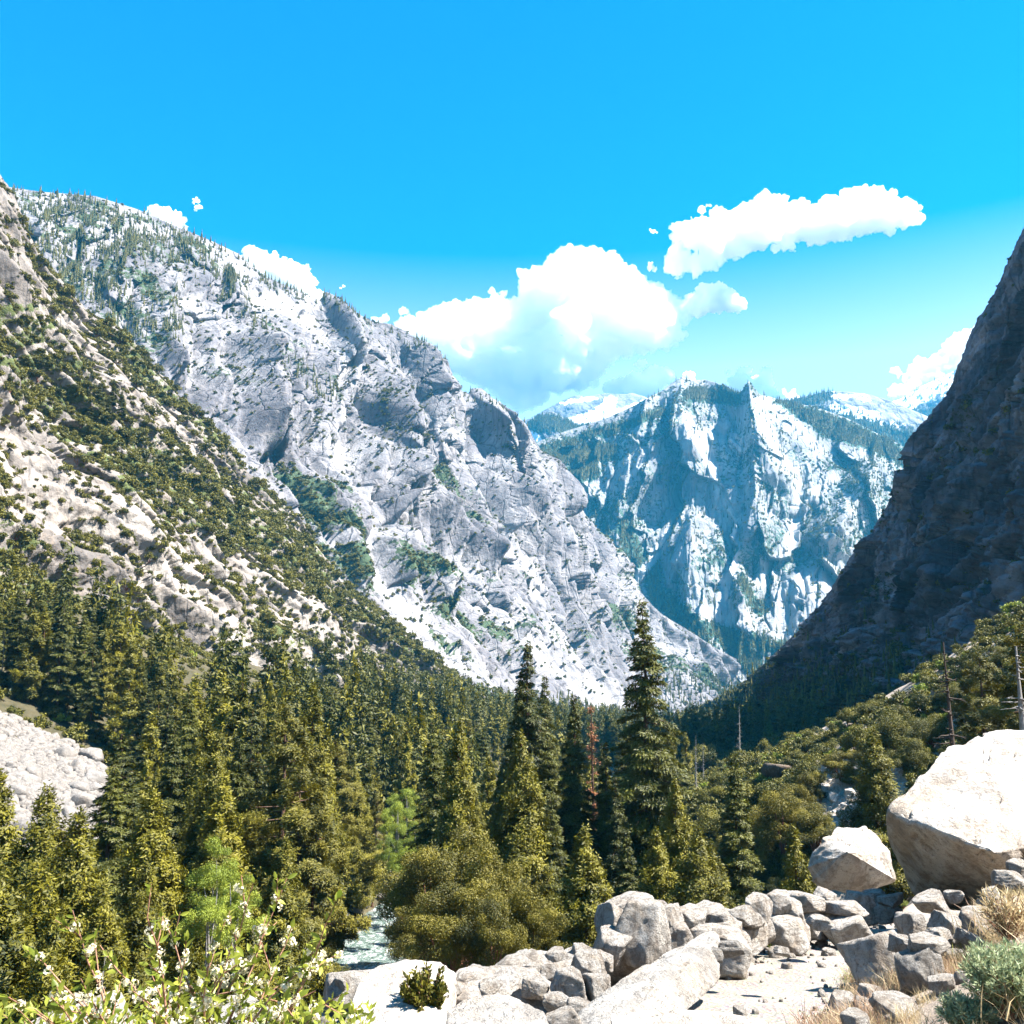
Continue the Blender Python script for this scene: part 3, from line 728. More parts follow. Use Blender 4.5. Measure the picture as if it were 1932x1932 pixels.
# ================================================================== HAZE
def build_haze():
    bm = bmesh.new()
    bmesh.ops.create_cube(bm, size=1.0)
    me = bpy.data.meshes.new('haze')
    x0, x1, y0, y1, z0, z1 = -13000, 13000, -12500, 12600, -1500, 2250
    for v in bm.verts:
        v.co = Vector((x0 if v.co.x < 0 else x1, y0 if v.co.y < 0 else y1, z0 if v.co.z < 0 else z1))
    bm.to_mesh(me); bm.free()
    m = bpy.data.materials.new('haze_air'); m.use_nodes = True
    nt = m.node_tree; nt.nodes.remove(nt.nodes["Principled BSDF"])
    pv = nt.nodes.new("ShaderNodeVolumePrincipled")
    pv.inputs['Color'].default_value = (0.05, 0.56, 1.0, 1)
    pv.inputs['Density'].default_value = 0.00004
    pv.inputs['Anisotropy'].default_value = 0.0
    nt.links.new(pv.outputs[0], nt.nodes["Material Output"].inputs['Volume'])
    me.materials.append(m)
    tag(link('haze', me), 'thin blue summer haze lying in the canyon', kind='stuff')
build_haze()

# ================================================================== PLANTS: PROTOTYPE MESHES
M['fir'] = leaf_mat('fir_needles', (0.010, 0.017, 0.004), (0.108, 0.108, 0.010), 0.18)
M['cedar'] = leaf_mat('cedar_sprays', (0.016, 0.024, 0.003), (0.195, 0.170, 0.008), 0.22)
M['pine'] = leaf_mat('pine_needles', (0.020, 0.028, 0.005), (0.17, 0.145, 0.013), 0.2)
M['oak'] = leaf_mat('oak_leaves', (0.022, 0.030, 0.006), (0.175, 0.155, 0.017), 0.2)
M['gold_oak'] = leaf_mat('golden_oak_leaves', (0.022, 0.026, 0.004), (0.185, 0.155, 0.016), 0.22)
M['willow'] = leaf_mat('willow_leaves', (0.08, 0.12, 0.014), (0.27, 0.31, 0.035), 0.35)
M['rust'] = leaf_mat('dead_needles', (0.14, 0.05, 0.02), (0.40, 0.17, 0.07), 0.2)
M['grey_twigs'] = leaf_mat('grey_twigs', (0.09, 0.08, 0.075), (0.26, 0.24, 0.22), 0.0)
M['bark'] = bark_mat('conifer_bark', (0.035, 0.02, 0.014), (0.13, 0.075, 0.05))
M['darkbark'] = bark_mat('weathered_bark', (0.03, 0.022, 0.018), (0.10, 0.075, 0.06))
M['greybark'] = bark_mat('grey_bark', (0.12, 0.11, 0.10), (0.32, 0.30, 0.28))
M['redbark'] = bark_mat('manzanita_bark', (0.10, 0.04, 0.025), (0.22, 0.10, 0.06))

def cards(P, D, L, W, rng, jit=0.5, N=None, njit=0.45):
    """kite shaped leaf sprays at P growing along D; N: the way their upper side faces. Returns verts, faces"""
    n = len(P)
    if N is None:
        D = D + rng.normal(0, jit, (n, 3)); D /= np.linalg.norm(D, axis=1, keepdims=True) + 1e-9
        S = np.cross(D, rng.normal(0, 1, (n, 3)))
    else:
        N = N / (np.linalg.norm(N, axis=1, keepdims=True) + 1e-9) + rng.normal(0, njit, (n, 3))
        N /= np.linalg.norm(N, axis=1, keepdims=True) + 1e-9
        D = D + rng.normal(0, jit, (n, 3))
        D = D - N * (D * N).sum(1, keepdims=True); D /= np.linalg.norm(D, axis=1, keepdims=True) + 1e-9
        S = np.cross(D, N)
    S /= np.linalg.norm(S, axis=1, keepdims=True) + 1e-9
    L = np.asarray(L).reshape(-1, 1) * np.ones((n, 1)); W = np.asarray(W).reshape(-1, 1) * np.ones((n, 1))
    a = P; b = P + D * L * 0.45 + S * W * 0.5; c = P + D * L; d = P + D * L * 0.45 - S * W * 0.5
    V = np.stack([a, b, c, d], 1).reshape(-1, 3)
    return V, np.arange(n * 4).reshape(-1, 4)

def tube_np(pts, rad, seg=7):
    pts = np.asarray(pts, float); rad = np.asarray(rad, float)
    n = len(pts)
    T = np.gradient(pts, axis=0); T /= np.linalg.norm(T, axis=1, keepdims=True) + 1e-9
    ref = np.where(np.abs(T[:, 2:3]) < 0.9, np.array([[0, 0, 1.0]]), np.array([[1.0, 0, 0]]))
    U = np.cross(T, ref); U /= np.linalg.norm(U, axis=1, keepdims=True) + 1e-9
    W = np.cross(T, U)
    a = np.linspace(0, 2 * math.pi, seg, endpoint=False)
    V = pts[:, None] + rad[:, None, None] * (np.cos(a)[None, :, None] * U[:, None] + np.sin(a)[None, :, None] * W[:, None])
    i = np.arange(n - 1)[:, None] * seg; j = np.arange(seg)[None, :]; k = (j + 1) % seg
    F = np.stack([i + j, i + k, i + seg + k, i + seg + j], -1).reshape(-1, 4)
    return V.reshape(-1, 3), F
def merge(parts):
    Vs, Fs, o = [], [], 0
    for V, F in parts:
        Vs.append(V); Fs.append(F + o); o += len(V)
    return np.concatenate(Vs), np.concatenate(Fs)

def conifer(seed, kind='fir', n=26000, H=40.0, R=4.6, base=0.08, card=0.5, gaps=0.0, nbr=260):
    """returns crown (V, F, tint) and trunk (V, F) of a conifer H metres high"""
    rng = np.random.default_rng(seed)
    tt = np.sort(base + (1 - base) * rng.random(nbr) ** (1.15 if kind != 'pine' else 0.9))
    az = rng.random(nbr) * 2 * math.pi
    if kind == 'cedar':
        prof = lambda t: np.clip((1 - t) ** 0.72, 0, 1) * np.clip(0.55 + 2.0 * (t - base), 0, 1)
    elif kind == 'pine':
        prof = lambda t: np.clip((1 - t) ** 0.5 * 1.0, 0, 1) * np.clip(0.35 + 1.7 * (t - base), 0, 1)
    else:
        prof = lambda t: np.clip((1 - t) ** 0.85, 0, 1) * np.clip(0.7 + 1.2 * (t - base), 0, 1)
    lob = 1 + 0.30 * noise2(tt * 7 + seed, az * 1.2, seed) + 0.16 * rng.normal(0, 1, nbr)
    if kind == 'pine': lob = lob + 0.22 * rng.normal(0, 1, nbr)
    if gaps: lob = np.where(noise2(tt * 9 + 3 * seed, az * 0.8, seed + 5) > 0.35, lob * (1 - gaps), lob)
    r = np.clip(R * prof(tt) * lob, 0.25, None)
    drp = {'fir': 0.22, 'cedar': -0.12, 'pine': -0.02}[kind]
    wgt = r ** 1.25; wgt /= wgt.sum()
    bi = rng.choice(nbr, n, p=wgt)
    u = rng.random(n) ** (0.55 if kind != 'pine' else 0.32)
    if kind == 'pine': u = 0.35 + 0.65 * u
    rr = r[bi]
    lat = rng.normal(0, 1, n) * rr * {'fir': 0.13, 'cedar': 0.14, 'pine': 0.11}[kind] * (1.25 - 0.6 * u) + rng.normal(0, 0.12, n)
    ver = rng.normal(0, {'fir': 0.10, 'cedar': 0.42, 'pine': 0.34}[kind], n)
    ca, sa = np.cos(az[bi]), np.sin(az[bi])
    rad = u * rr
    z = tt[bi] * H - drp * rad - (0.035 * rad ** 2 if kind == 'fir' else 0) + (0.02 * rad ** 2 if kind == 'cedar' else 0) + ver
    bow = 0.012 * H * noise2(z / 14, 0 * z + seed, 8)
    P = np.stack([rad * ca - lat * sa + bow, rad * sa + lat * ca, z], 1)
    if kind == 'fir': D = np.stack([ca - 0.6 * np.sign(lat) * sa, sa + 0.6 * np.sign(lat) * ca, -0.25 + 0 * ca], 1); jit = 0.35; Lw = (1.1, 0.32)
    elif kind == 'cedar': D = np.stack([0.6 * ca, 0.6 * sa, 0.55 + 0 * ca], 1); jit = 0.6; Lw = (1.1, 0.38)
    else: D = np.stack([0.7 * ca, 0.7 * sa, 0.35 + 0 * ca], 1); jit = 0.8; Lw = (1.1, 0.26)
    L = card * (0.7 + 0.6 * rng.random(n))
    Nn = np.stack([ca, sa, 0 * ca + 0.55], 1)
    V, F = cards(P, D, L * Lw[0], L * Lw[1], rng, jit, Nn, 0.42)
    clump = 0.5 + 0.45 * noise2(az[bi] * 1.6 + tt[bi] * 30, tt[bi] * 18 + seed, seed + 9)
    tint = np.clip(clump + 0.16 * rng.normal(0, 1, n), 0, 1)
    # trunk with its limbs
    zz = np.linspace(-1.2, H * 0.985, 22)
    tp = np.stack([0.012 * H * noise2(zz / 14, 0 * zz + seed, 8), 0 * zz, zz], 1)
    r0 = H * 0.0125
    tr = r0 * np.clip(1 - zz / H, 0.03, 1) ** 0.85 + r0 * 0.5 * np.exp(-(zz + 1.2) / 1.2)
    parts = [tube_np(tp, tr, 9)]
    for k in rng.choice(nbr, min(nbr, 90), replace=False):
        L_ = r[k] * 0.85
        q = np.linspace(0, 1, 4)
        bp = np.stack([q * L_ * np.cos(az[k]), q * L_ * np.sin(az[k]), tt[k] * H - drp * q * L_], 1)
        bp[:, 0] += 0.012 * H * noise2(bp[:, 2] / 14, 0 * bp[:, 2] + seed, 8)
        parts.append(tube_np(bp, 0.075 * (1.15 - q), 4))
    TV, TF = merge(parts)
    return (V, F, np.repeat(tint, 4)), (TV, TF)

def snag(seed, H=36.0, nb=110, rust=0.25):
    rng = np.random.default_rng(seed)
    zz = np.linspace(-1, H, 20)
    tp = np.stack([0.15 * np.sin(zz / 9 + seed), 0.1 * np.cos(zz / 7), zz], 1)
    parts = [tube_np(tp, 0.42 * np.clip(1 - zz / H, 0.06, 1) ** 0.8, 8)]
    cp, cd = [], []
    for k in range(nb):
        t = 0.12 + 0.86 * rng.random(); a = rng.random() * 6.28; L = (1 - t) ** 0.6 * rng.uniform(0.6, 3.4)
        q = np.linspace(0, 1, 5)
        bp = np.stack([q * L * math.cos(a), q * L * math.sin(a), t * H - 0.25 * L * q + 0.12 * L * q * q + rng.normal(0, 0.06, 5) * q], 1)
        parts.append(tube_np(bp, 0.065 * (1.1 - q), 4))
        for j in range(2):
            i0 = rng.integers(1, 4); b2 = bp[i0] + np.outer(np.linspace(0, 1, 3), np.array([math.cos(a + rng.normal(0, 1)), math.sin(a + rng.normal(0, 1)), rng.normal(-0.2, .4)]) * L * 0.4)
            parts.append(tube_np(b2, np.array([0.03, 0.022, 0.012]), 3))
        if rng.random() < rust:
            m = rng.integers(20, 60); uu = rng.random(m)
            cp.append(np.stack([uu * L * math.cos(a), uu * L * math.sin(a), t * H - 0.2 * L * uu], 1) + rng.normal(0, 0.22, (m, 3))); cd.append(rng.normal(0, 1, (m, 3)))
    crown = None
    if cp:
        cp = np.concatenate(cp); cd = np.concatenate(cd)
        V, F = cards(cp, cd, 0.38, 0.15, rng); crown = (V, F, np.repeat(rng.random(len(cp)), 4))
    return crown, merge(parts)

def round_crown(seed, n=9000, R=4.0, Hh=5.0, lobes=26, card=0.3, z0=1.2, spread=0.16, pointy=0.0, lrs=1.0):
    """evergreen oak / scrub: leaf shells of many lobes"""
    rng = np.random.default_rng(seed)
    d = rng.normal(0, 1, (lobes, 3)); d[:, 2] = np.abs(d[:, 2]) * 0.9 - 0.15; d /= np.linalg.norm(d, axis=1, keepdims=True)
    c = d * np.array([R, R, Hh]) * rng.uniform(0.35, 0.98, (lobes, 1))
    if pointy: c[:, :2] *= (1 - pointy * np.clip(c[:, 2:3] / Hh, 0, 1))
    lr = R * rng.uniform(0.16, 0.44, lobes) * lrs * 0.88
    w = lr ** 2; w /= w.sum()
    k = rng.choice(lobes, n, p=w)
    q = rng.normal(0, 1, (n, 3)); q /= np.linalg.norm(q, axis=1, keepdims=True)
    rad = lr[k] * (1 + spread * rng.normal(0, 1, n)) * (0.92 + 0.3 * noise2(q[:, 0] * 3 + k, q[:, 1] * 3 + q[:, 2] * 2, seed))
    P = c[k] + q * rad[:, None] * np.array([1, 1, 0.8])
    P[:, 2] += z0 + Hh * 0.32
    P[:, 2] = np.maximum(P[:, 2], 0.12 + 0.5 * rng.random(n))
    V, F = cards(P, q + np.array([0, 0, 0.2]), card * rng.uniform(0.6, 1.3, n), card * 0.62, rng, 0.8, q + np.array([0, 0, 0.25]), 0.5)
    tint = np.clip(0.5 + 0.22 * rng.normal(0, 1, lobes)[k] + 0.15 * rng.normal(0, 1, n), 0, 1)
    parts = []
    for j in range(7):
        e = c[rng.integers(lobes)] * 0.85; e[2] += z0 + Hh * 0.32
        s_ = np.linspace(0, 1, 6)[:, None]
        b0 = np.array([rng.normal(0, .18), rng.normal(0, .18), -0.4])
        bp = b0 * (1 - s_) + e * s_ + np.array([0, 0, 1.0]) * (s_ * (1 - s_)) * -0.25 * R
        parts.append(tube_np(bp, R * 0.05 * (1.15 - s_[:, 0]), 5))
    return (V, F, np.repeat(tint, 4)), merge(parts)

def proto(name, crown, trunk, cm, tm):
    c = mesh_np(name + '_crown', crown[0], crown[1], (cm,), False, {'tint': crown[2]}) if crown is not None else None
    t = mesh_np(name + '_trunk', trunk[0], trunk[1], (tm,), True)
    return c, t

PR = {'cedar': [], 'fir': [], 'pine': [], 'snag': [], 'redsnag': [], 'oak': [], 'willow': [],
      'cedar_m': [], 'fir_m': [], 'pine_m': [], 'shrub': [], 'oak_m': []}
for i in range(4):
    PR['cedar'].append(proto('cedar', *conifer(100 + i, 'cedar', 105000, R=7.4 - 0.5 * i, card=0.40, nbr=420, base=0.03), M['cedar'], M['bark']))
for i in range(4):
    PR['fir'].append(proto('fir', *conifer(200 + i, 'fir', 100000, R=6.6 - 0.5 * i, card=0.40, nbr=420, base=0.05, gaps=0.45), M['fir'], M['bark']))
for i in range(3):
    PR['pine'].append(proto('pine', *conifer(300 + i, 'pine', 80000, R=5.6, card=0.36, nbr=150, base=0.16, gaps=0.4), M['pine'], M['bark']))
for i in range(3):
    PR['cedar_m'].append(proto('cedar_m', *conifer(400 + i, 'cedar', 20000, R=6.2, card=0.8, nbr=150, base=0.04), M['cedar'], M['bark']))
    PR['fir_m'].append(proto('fir_m', *conifer(500 + i, 'fir', 20000, R=5.4, card=0.8, nbr=170, base=0.05, gaps=0.35), M['fir'], M['bark']))
    PR['pine_m'].append(proto('pine_m', *conifer(600 + i, 'pine', 16000, R=5.0, card=0.75, nbr=80, base=0.16, gaps=0.3), M['pine'], M['bark']))
for i in range(2):
    c, t = snag(700 + i, rust=0.0); PR['snag'].append(proto('snag', None, t, None, M['greybark'])); PR.setdefault('darksnag', []).append(proto('darksnag', None, t, None, M['darkbark']))
    c, t = snag(720 + i, rust=0.35); PR['redsnag'].append(proto('redsnag', c, t, M['rust'], M['bark']))
for i in range(4):
    PR['oak'].append(proto('oak', *round_crown(800 + i, 34000, 4.0, 4.4, 40, 0.165), M['oak'], M['redbark']))
    PR['oak_m'].append(proto('oak_m', *round_crown(820 + i, 9000, 4.0, 4.4, 30, 0.32), M['oak'], M['redbark']))
    PR['shrub'].append(proto('shrub', *round_crown(840 + i, 1500, 4.0, 4.2, 18, 0.75), M['oak'], M['redbark']))
for i in range(3):
    PR.setdefault('goldoak', []).append(proto('goldoak', *round_crown(880 + i, 40000, 4.4, 6.6, 44, 0.16, spread=0.16, pointy=0.3, lrs=0.72), M['gold_oak'], M['redbark']))
for i in range(2):
    PR['willow'].append(proto('willow', *round_crown(860 + i, 15000, 3.6, 6.5, 30, 0.17, spread=0.22, lrs=0.72), M['willow'], M['greybark']))

# ------------------------------------------------------------------ scattered cover nobody could count
def lod_tree(seed, n, mat, kind='fir', card=2.3, R=3.4):
    """a far conifer: ragged stacked skirts of boughs, 26 m high"""
    rng = np.random.default_rng(seed)
    V, F, T = [], [], []
    lv = 9
    for k in range(lv):
        z0 = 1.0 + 22.5 * k / lv; z1 = z0 + 26.0 / lv * 1.9; rr = R * (1 - k / lv) ** 0.8 * rng.uniform(0.85, 1.15) + 0.25
        m = 9
        for j in range(m):
            a0 = 6.283 * (j + rng.random() * 0.5) / m; r_ = rr * rng.uniform(0.6, 1.2); wd = 0.5
            o = len(V)
            V += [(0.1 * math.cos(a0), 0.1 * math.sin(a0), min(z1, 26.0)), (r_ * math.cos(a0 - wd) * 0.8, r_ * math.sin(a0 - wd) * 0.8, z0 + 0.5), (r_ * math.cos(a0), r_ * math.sin(a0), z0 - 0.7), (r_ * math.cos(a0 + wd) * 0.8, r_ * math.sin(a0 + wd) * 0.8, z0 + 0.5)]
            F.append((o, o + 1, o + 2, o + 3)); T += [rng.random()] * 4
    me = mesh_np('far_tree_shape', V, F, (mat,), False, {'tint': T})
    return bpy.data.objects.new('far_tree_shape', me)
def lod_bush(seed, n=150, mat=None, card=1.9):
    (V, F, T), _ = round_crown(seed, n, 3.2, 3.0, 9, card, z0=0.2)
    me = mesh_np('far_bush_shape', V, F, (mat or M['oak'],), False, {'tint': T})
    return bpy.data.objects.new('far_bush_shape', me)
def gn_scatter(name, pts, scl, rot, idx, shapes, label, kind='stuff', cat=None):
    """one object: every point carries one of the shapes"""
    me = bpy.data.meshes.new(name)
    me.vertices.add(len(pts)); me.vertices.foreach_set("co", np.ascontiguousarray(pts, F32).ravel())
    a = me.attributes.new('scl', 'FLOAT', 'POINT'); a.data.foreach_set("value", np.ascontiguousarray(scl, F32))
    a = me.attributes.new('rz', 'FLOAT', 'POINT'); a.data.foreach_set("value", np.ascontiguousarray(rot, F32))
    a = me.attributes.new('kind_index', 'INT', 'POINT'); a.data.foreach_set("value", np.ascontiguousarray(idx, np.int32))
    me.update()
    o = link(name, me)
    col = bpy.data.collections.new(name + '_shapes')
    for j_, s_ in enumerate(shapes):
        s_.name = '%s_shape_%02d' % (name, j_); col.objects.link(s_)      # picked in the order of their names
    ng = bpy.data.node_groups.new(name, 'GeometryNodeTree')
    ng.interface.new_socket('Geometry', in_out='INPUT', socket_type='NodeSocketGeometry')
    ng.interface.new_socket('Geometry', in_out='OUTPUT', socket_type='NodeSocketGeometry')
    N, L = ng.nodes, ng.links
    gi, go = N.new('NodeGroupInput'), N.new('NodeGroupOutput')
    ip = N.new('GeometryNodeInstanceOnPoints'); ci = N.new('GeometryNodeCollectionInfo')
    ci.inputs['Collection'].default_value = col
    ci.inputs['Separate Children'].default_value = True; ci.inputs['Reset Children'].default_value = True
    ip.inputs['Pick Instance'].default_value = True
    def na(nm, ty):
        q = N.new('GeometryNodeInputNamedAttribute'); q.data_type = ty; q.inputs['Name'].default_value = nm; return q.outputs['Attribute']
    cx = N.new('ShaderNodeCombineXYZ'); L.new(na('rz', 'FLOAT'), cx.inputs['Z'])
    L.new(gi.outputs[0], ip.inputs['Points']); L.new(ci.outputs[0], ip.inputs['Instance'])
    L.new(na('kind_index', 'INT'), ip.inputs['Instance Index']); L.new(cx.outputs[0], ip.inputs['Rotation']); L.new(na('scl', 'FLOAT'), ip.inputs['Scale'])
    L.new(ip.outputs[0], go.inputs[0])
    md = o.modifiers.new('scatter', 'NODES'); md.node_group = ng
    return tag(o, label, cat, kind=kind)

def pick(R_, w, n, rng, pxr=(-60, 1990), pyr=(200, 1990)):
    """n random points of a relief, weighted by w and by surface area"""
    P = R_['P']
    du = np.linalg.norm(np.diff(P, axis=1), axis=2)[:-1]; dv = np.linalg.norm(np.diff(P, axis=0), axis=2)[:, :-1]
    area = du * dv
    ww = (w[:-1, :-1] * area)
    px, py = R_['px'][:-1, :-1], R_['py'][:-1, :-1]
    ww = np.where((px > pxr[0]) & (px < pxr[1]) & (py > pyr[0]) & (py < pyr[1]), ww, 0).ravel()
    ww = ww / ww.sum()
    k = rng.choice(ww.size, n, p=ww)
    i, j = np.divmod(k, P.shape[1] - 1)
    u, v = rng.random((n, 1)), rng.random((n, 1))
    Q = P[i, j] * (1 - u) * (1 - v) + P[i, j + 1] * u * (1 - v) + P[i + 1, j] * (1 - u) * v + P[i + 1, j + 1] * u * v
    return Q

RG = np.random.default_rng(42)
def far_shapes():
    return [lod_tree(1, 170, M['fir']), lod_tree(2, 170, M['fir']), lod_tree(3, 170, M['pine'], 'pine', 2.0), lod_bush(4), lod_bush(5), lod_bush(6)]
# wall: conifers on the upper shoulder, scrub in the gullies
v = LW['attrs']['veg']; px_, py_ = LW['px'], LW['py']
up = soft_poly(px_, py_, [(10, 345), (180, 362), (330, 418), (455, 472), (560, 545), (620, 555), (620, 575), (500, 560), (440, 540), (350, 510), (340, 600), (310, 690), (240, 640), (150, 560), (60, 440)], 26)
up2 = paint(px_, py_, [([(500, 525), (560, 550), (612, 562)], 15, 1.0), ([(440, 478), (520, 525), (640, 585), (740, 622), (830, 715), (960, 795)], 12, 0.28), ([(380, 500), (430, 560), (470, 600)], 26, 0.16), ([(500, 640), (560, 700), (600, 750)], 10, 0.5), ([(1240, 1300), (1350, 1300), (1420, 1300)], 30, 0.9), ([(1000, 1340), (1150, 1370), (1260, 1360)], 30, 1.0)])
cl = np.clip(0.5 + 1.6 * fbm(LW['a'] / 110, LW['b'] / 110, 4, 131), 0, 1)
A = pick(LW, np.maximum(up * cl, up2), 7000, RG)
B = pick(LW, np.clip(v - 0.28, 0, 1) ** 1.3 * (1 - 0.6 * up) + 0.03, 27000, RG)
pts = np.concatenate([A, B])
scl = np.concatenate([RG.uniform(0.28, 0.62, len(A)), RG.uniform(0.15, 0.95, len(B)) ** 1.6 + 0.06])
idx = np.concatenate([RG.integers(0, 3, len(A)), RG.integers(3, 6, len(B))])
gn_scatter('wall_forest', pts, scl, RG.random(len(pts)) * 6.28, idx, far_shapes(), 'far off conifers and scrub on the pale granite wall')
# peak in the middle and the forested shoulders
v = CM['attrs']['veg']
A = pick(CM, np.clip(v - 0.55, 0, 1) ** 1.3 + 0.004, 15000, RG)
B = pick(CM, np.clip(v - 0.3, 0, 1), 8000, RG)
pts = np.concatenate([A, B])
gn_scatter('peak_forest', pts, np.concatenate([RG.uniform(0.5, 0.95, len(A)), RG.uniform(0.8, 1.8, len(B))]), RG.random(len(pts)) * 6.28,
           np.concatenate([RG.integers(0, 3, len(A)), RG.integers(3, 6, len(B))]), far_shapes(), 'blue green far forest on the middle peak')
pts = np.concatenate([pick(R_, np.clip(R_['attrs']['veg'] - 0.12, 0, 1), 2600, RG) for R_ in (FR, FB, FS, FL)])
gn_scatter('range_forest', pts, RG.uniform(0.8, 1.3, len(pts)), RG.random(len(pts)) * 6.28, RG.integers(0, 3, len(pts)), far_shapes(), 'distant trees dotting the snowy ranges')
# shaded cliff: scrub on ledges, thicker near its foot
v = RC['attrs']['veg']
B = pick(RC, np.clip(v - 0.25, 0, 1) ** 1.4 + 0.01, 6500, RG)
A = pick(RC, sstep(1150, 1330, RC['py']) * np.clip(v, 0, 1), 1800, RG)
pts = np.concatenate([A, B])
gn_scatter('cliff_scrub', pts, np.concatenate([RG.uniform(0.3, 0.6, len(A)), RG.uniform(0.25, 0.9, len(B))]), RG.random(len(pts)) * 6.28,
           np.concatenate([RG.integers(0, 3, len(A)), RG.integers(3, 6, len(B))]), far_shapes(), 'dark scrub on ledges of the shaded cliff')

# ================================================================== TREES ONE BY ONE
THINGS = []      # (root object, kind, px, py, depth, size in px, extra)
def put_tree(kind, lod, px, top, D, wid=1.0, name=None, rz=None, zbase=None, height=None, idx=None):
    """a tree whose foot is on the ground at depth D and whose tip reaches the height of (px, top)"""
    a, b = ray(px, top)
    x = a * D
    z0 = gz(x, D) if zbase is None else zbase
    h = (b * D - z0) if height is None else height
    ps = PR[kind + lod]
    c, t = ps[RG.integers(len(ps)) if idx is None else idx % len(ps)]
    base_h = 36.0 if kind in ('snag', 'redsnag', 'darksnag') else 40.0
    s = h / base_h
    nm = name or {'cedar': 'cedar_tree', 'fir': 'fir_tree', 'pine': 'pine_tree', 'snag': 'dead_tree', 'redsnag': 'dead_tree', 'darksnag': 'dead_tree'}[kind]
    e = empty(nm, (x, D, z0 - 0.2), RG.random() * 6.28 if rz is None else rz)
    lean = 0.02
    e.rotation_euler = (RG.normal(0, lean), RG.normal(0, lean), e.rotation_euler.z)
    wv = wid * (s if s > 0.3 else s * 1.15)
    e.scale = (wv, wv, s)
    tk = link('trunk', t, e)
    if c is not None: link('crown', c, e)
    THINGS.append(dict(o=e, kind=nm, px=px, py=top + 0.5 * h / D * FOC, top=top, D=D, size=h / D * FOC, w=h))
    return e
def put_bush(lod, x, y, z, size, name='oak_shrub', sq=1.0, proto_=None, kind='oak'):
    ps = PR[proto_] if proto_ else PR[kind + lod]
    c, t = ps[RG.integers(len(ps))]
    e = empty(name, (x, y, z), RG.random() * 6.28)
    s = size / 8.0
    e.scale = (s * RG.uniform(0.75, 1.3), s * RG.uniform(0.75, 1.3), s * sq)
    link('trunk', t, e); link('crown', c, e)
    ppx, ppy = project(np.array([x, y, z + size * 0.35]))
    THINGS.append(dict(o=e, kind=name, px=float(ppx), py=float(ppy), D=y, size=size / y * FOC, w=size))
    return e

# --- the big ones, placed by hand: kind, px, tip py, depth, width
BIG = [('fir', 1220, 1128, 118, 0.86, 0), ('fir', 990, 1204, 116, 0.80, 1), ('cedar', 978, 1378, 100, 0.85, 0), ('fir', 1085, 1308, 120, 0.85, 2), ('fir', 1048, 1336, 124, 0.8, 3), ('fir', 1020, 1420, 108, 0.8, 2), ('fir', 958, 1296, 126, 0.8, 3), ('fir', 1018, 1272, 130, 0.75, 0), ('fir', 1136, 1392, 122, 0.8, 1), ('fir', 1158, 1460, 112, 0.8, 0), ('cedar', 950, 1450, 118, 0.75, 1),
       ('cedar', 1095, 1560, 84, 1.2, 2), ('fir', 1140, 1480, 150, 1.0, 1), ('cedar', 1275, 1470, 104, 0.95, 3), ('cedar', 1305, 1560, 88, 1.1, 0), ('fir', 1385, 1418, 112, 1.1, 3), ('cedar', 1500, 1560, 80, 0.8, 1), ('fir', 1190, 1400, 150, 1.0, 2), ('cedar', 1345, 1585, 96, 1.0, 2),
       ('fir', 1035, 1500, 104, 1.1, 0), ('fir', 1170, 1560, 100, 1.1, 3), ('cedar', 1250, 1560, 96, 1.1, 1), ('cedar', 900, 1500, 150, 0.9, 2), ('cedar', 870, 1540, 142, 0.9, 3), ('cedar', 820, 1480, 190, 1.0, 0),
       ('fir', 246, 1378, 104, 1.35, 1), ('fir', 205, 1440, 98, 1.15, 2), ('cedar', 298, 1488, 84, 1.0, 0), ('fir', 330, 1356, 118, 1.0, 3), ('cedar', 392, 1350, 120, 0.95, 1), ('cedar', 440, 1462, 92, 1.05, 2), ('fir', 362, 1300, 132, 1.0, 0), ('fir', 475, 1330, 124, 0.9, 1),
       ('cedar', 20, 1452, 78, 1.05, 3), ('cedar', 88, 1486, 74, 1.05, 0), ('cedar', 148, 1528, 70, 1.15, 1), ('cedar', 210, 1660, 66, 1.0, 2), ('cedar', 60, 1640, 60, 1.1, 0), ('cedar', 0, 1600, 56, 1.1, 2), ('cedar', 330, 1700, 62, 1.0, 3), ('cedar', -30, 1500, 82, 1.0, 1),
       ('pine', 545, 1328, 104, 1.25, 0), ('pine', 575, 1440, 96, 1.2, 1), ('cedar', 598, 1290, 128, 0.95, 3), ('pine', 640, 1398, 160, 1.2, 2), ('cedar', 672, 1450, 166, 1.0, 0), ('pine', 706, 1500, 172, 1.0, 1), ('pine', 590, 1500, 96, 0.9, 2), ('cedar', 520, 1580, 84, 1.0, 1),
       ('cedar', 606, 1590, 126, 0.75, 3), ('fir', 560, 1400, 120, 1.0, 0), ('cedar', 400, 1560, 80, 0.9, 0), ('cedar', 280, 1620, 74, 0.9, 1), ('fir', 455, 1390, 112, 1.0, 2), ('cedar', 120, 1700, 54, 0.9, 3), ('cedar', 480, 1640, 76, 0.9, 2), ('pine', 1928, 1178, 96, 1.3, 0), ('pine', 1845, 1232, 110, 1.3, 1), ('cedar', 1640, 1372, 120, 1.2, 1)]
for k, px, top, D, w, i in BIG:
    put_tree(k, '', px, top, D, w * 1.22, idx=i)
put_tree('redsnag', '', 1120, 1322, 152, 1.0, idx=0); put_tree('snag', '', 1390, 1328, 250, 1.2, idx=0); put_tree('darksnag', '', 1778, 1206, 78, 1.5, idx=1)
put_tree('snag', '', 1310, 1385, 270, 1.0, idx=1); put_tree('redsnag', '', 762, 1500, 210, 1.5, idx=1); put_tree('redsnag', '', 205, 1180, 245, 1.0, idx=0); put_tree('snag', '', 12, 1175, 215, 0.9, idx=0); put_tree('redsnag', '', 390, 1400, 150, 1.0, idx=1)
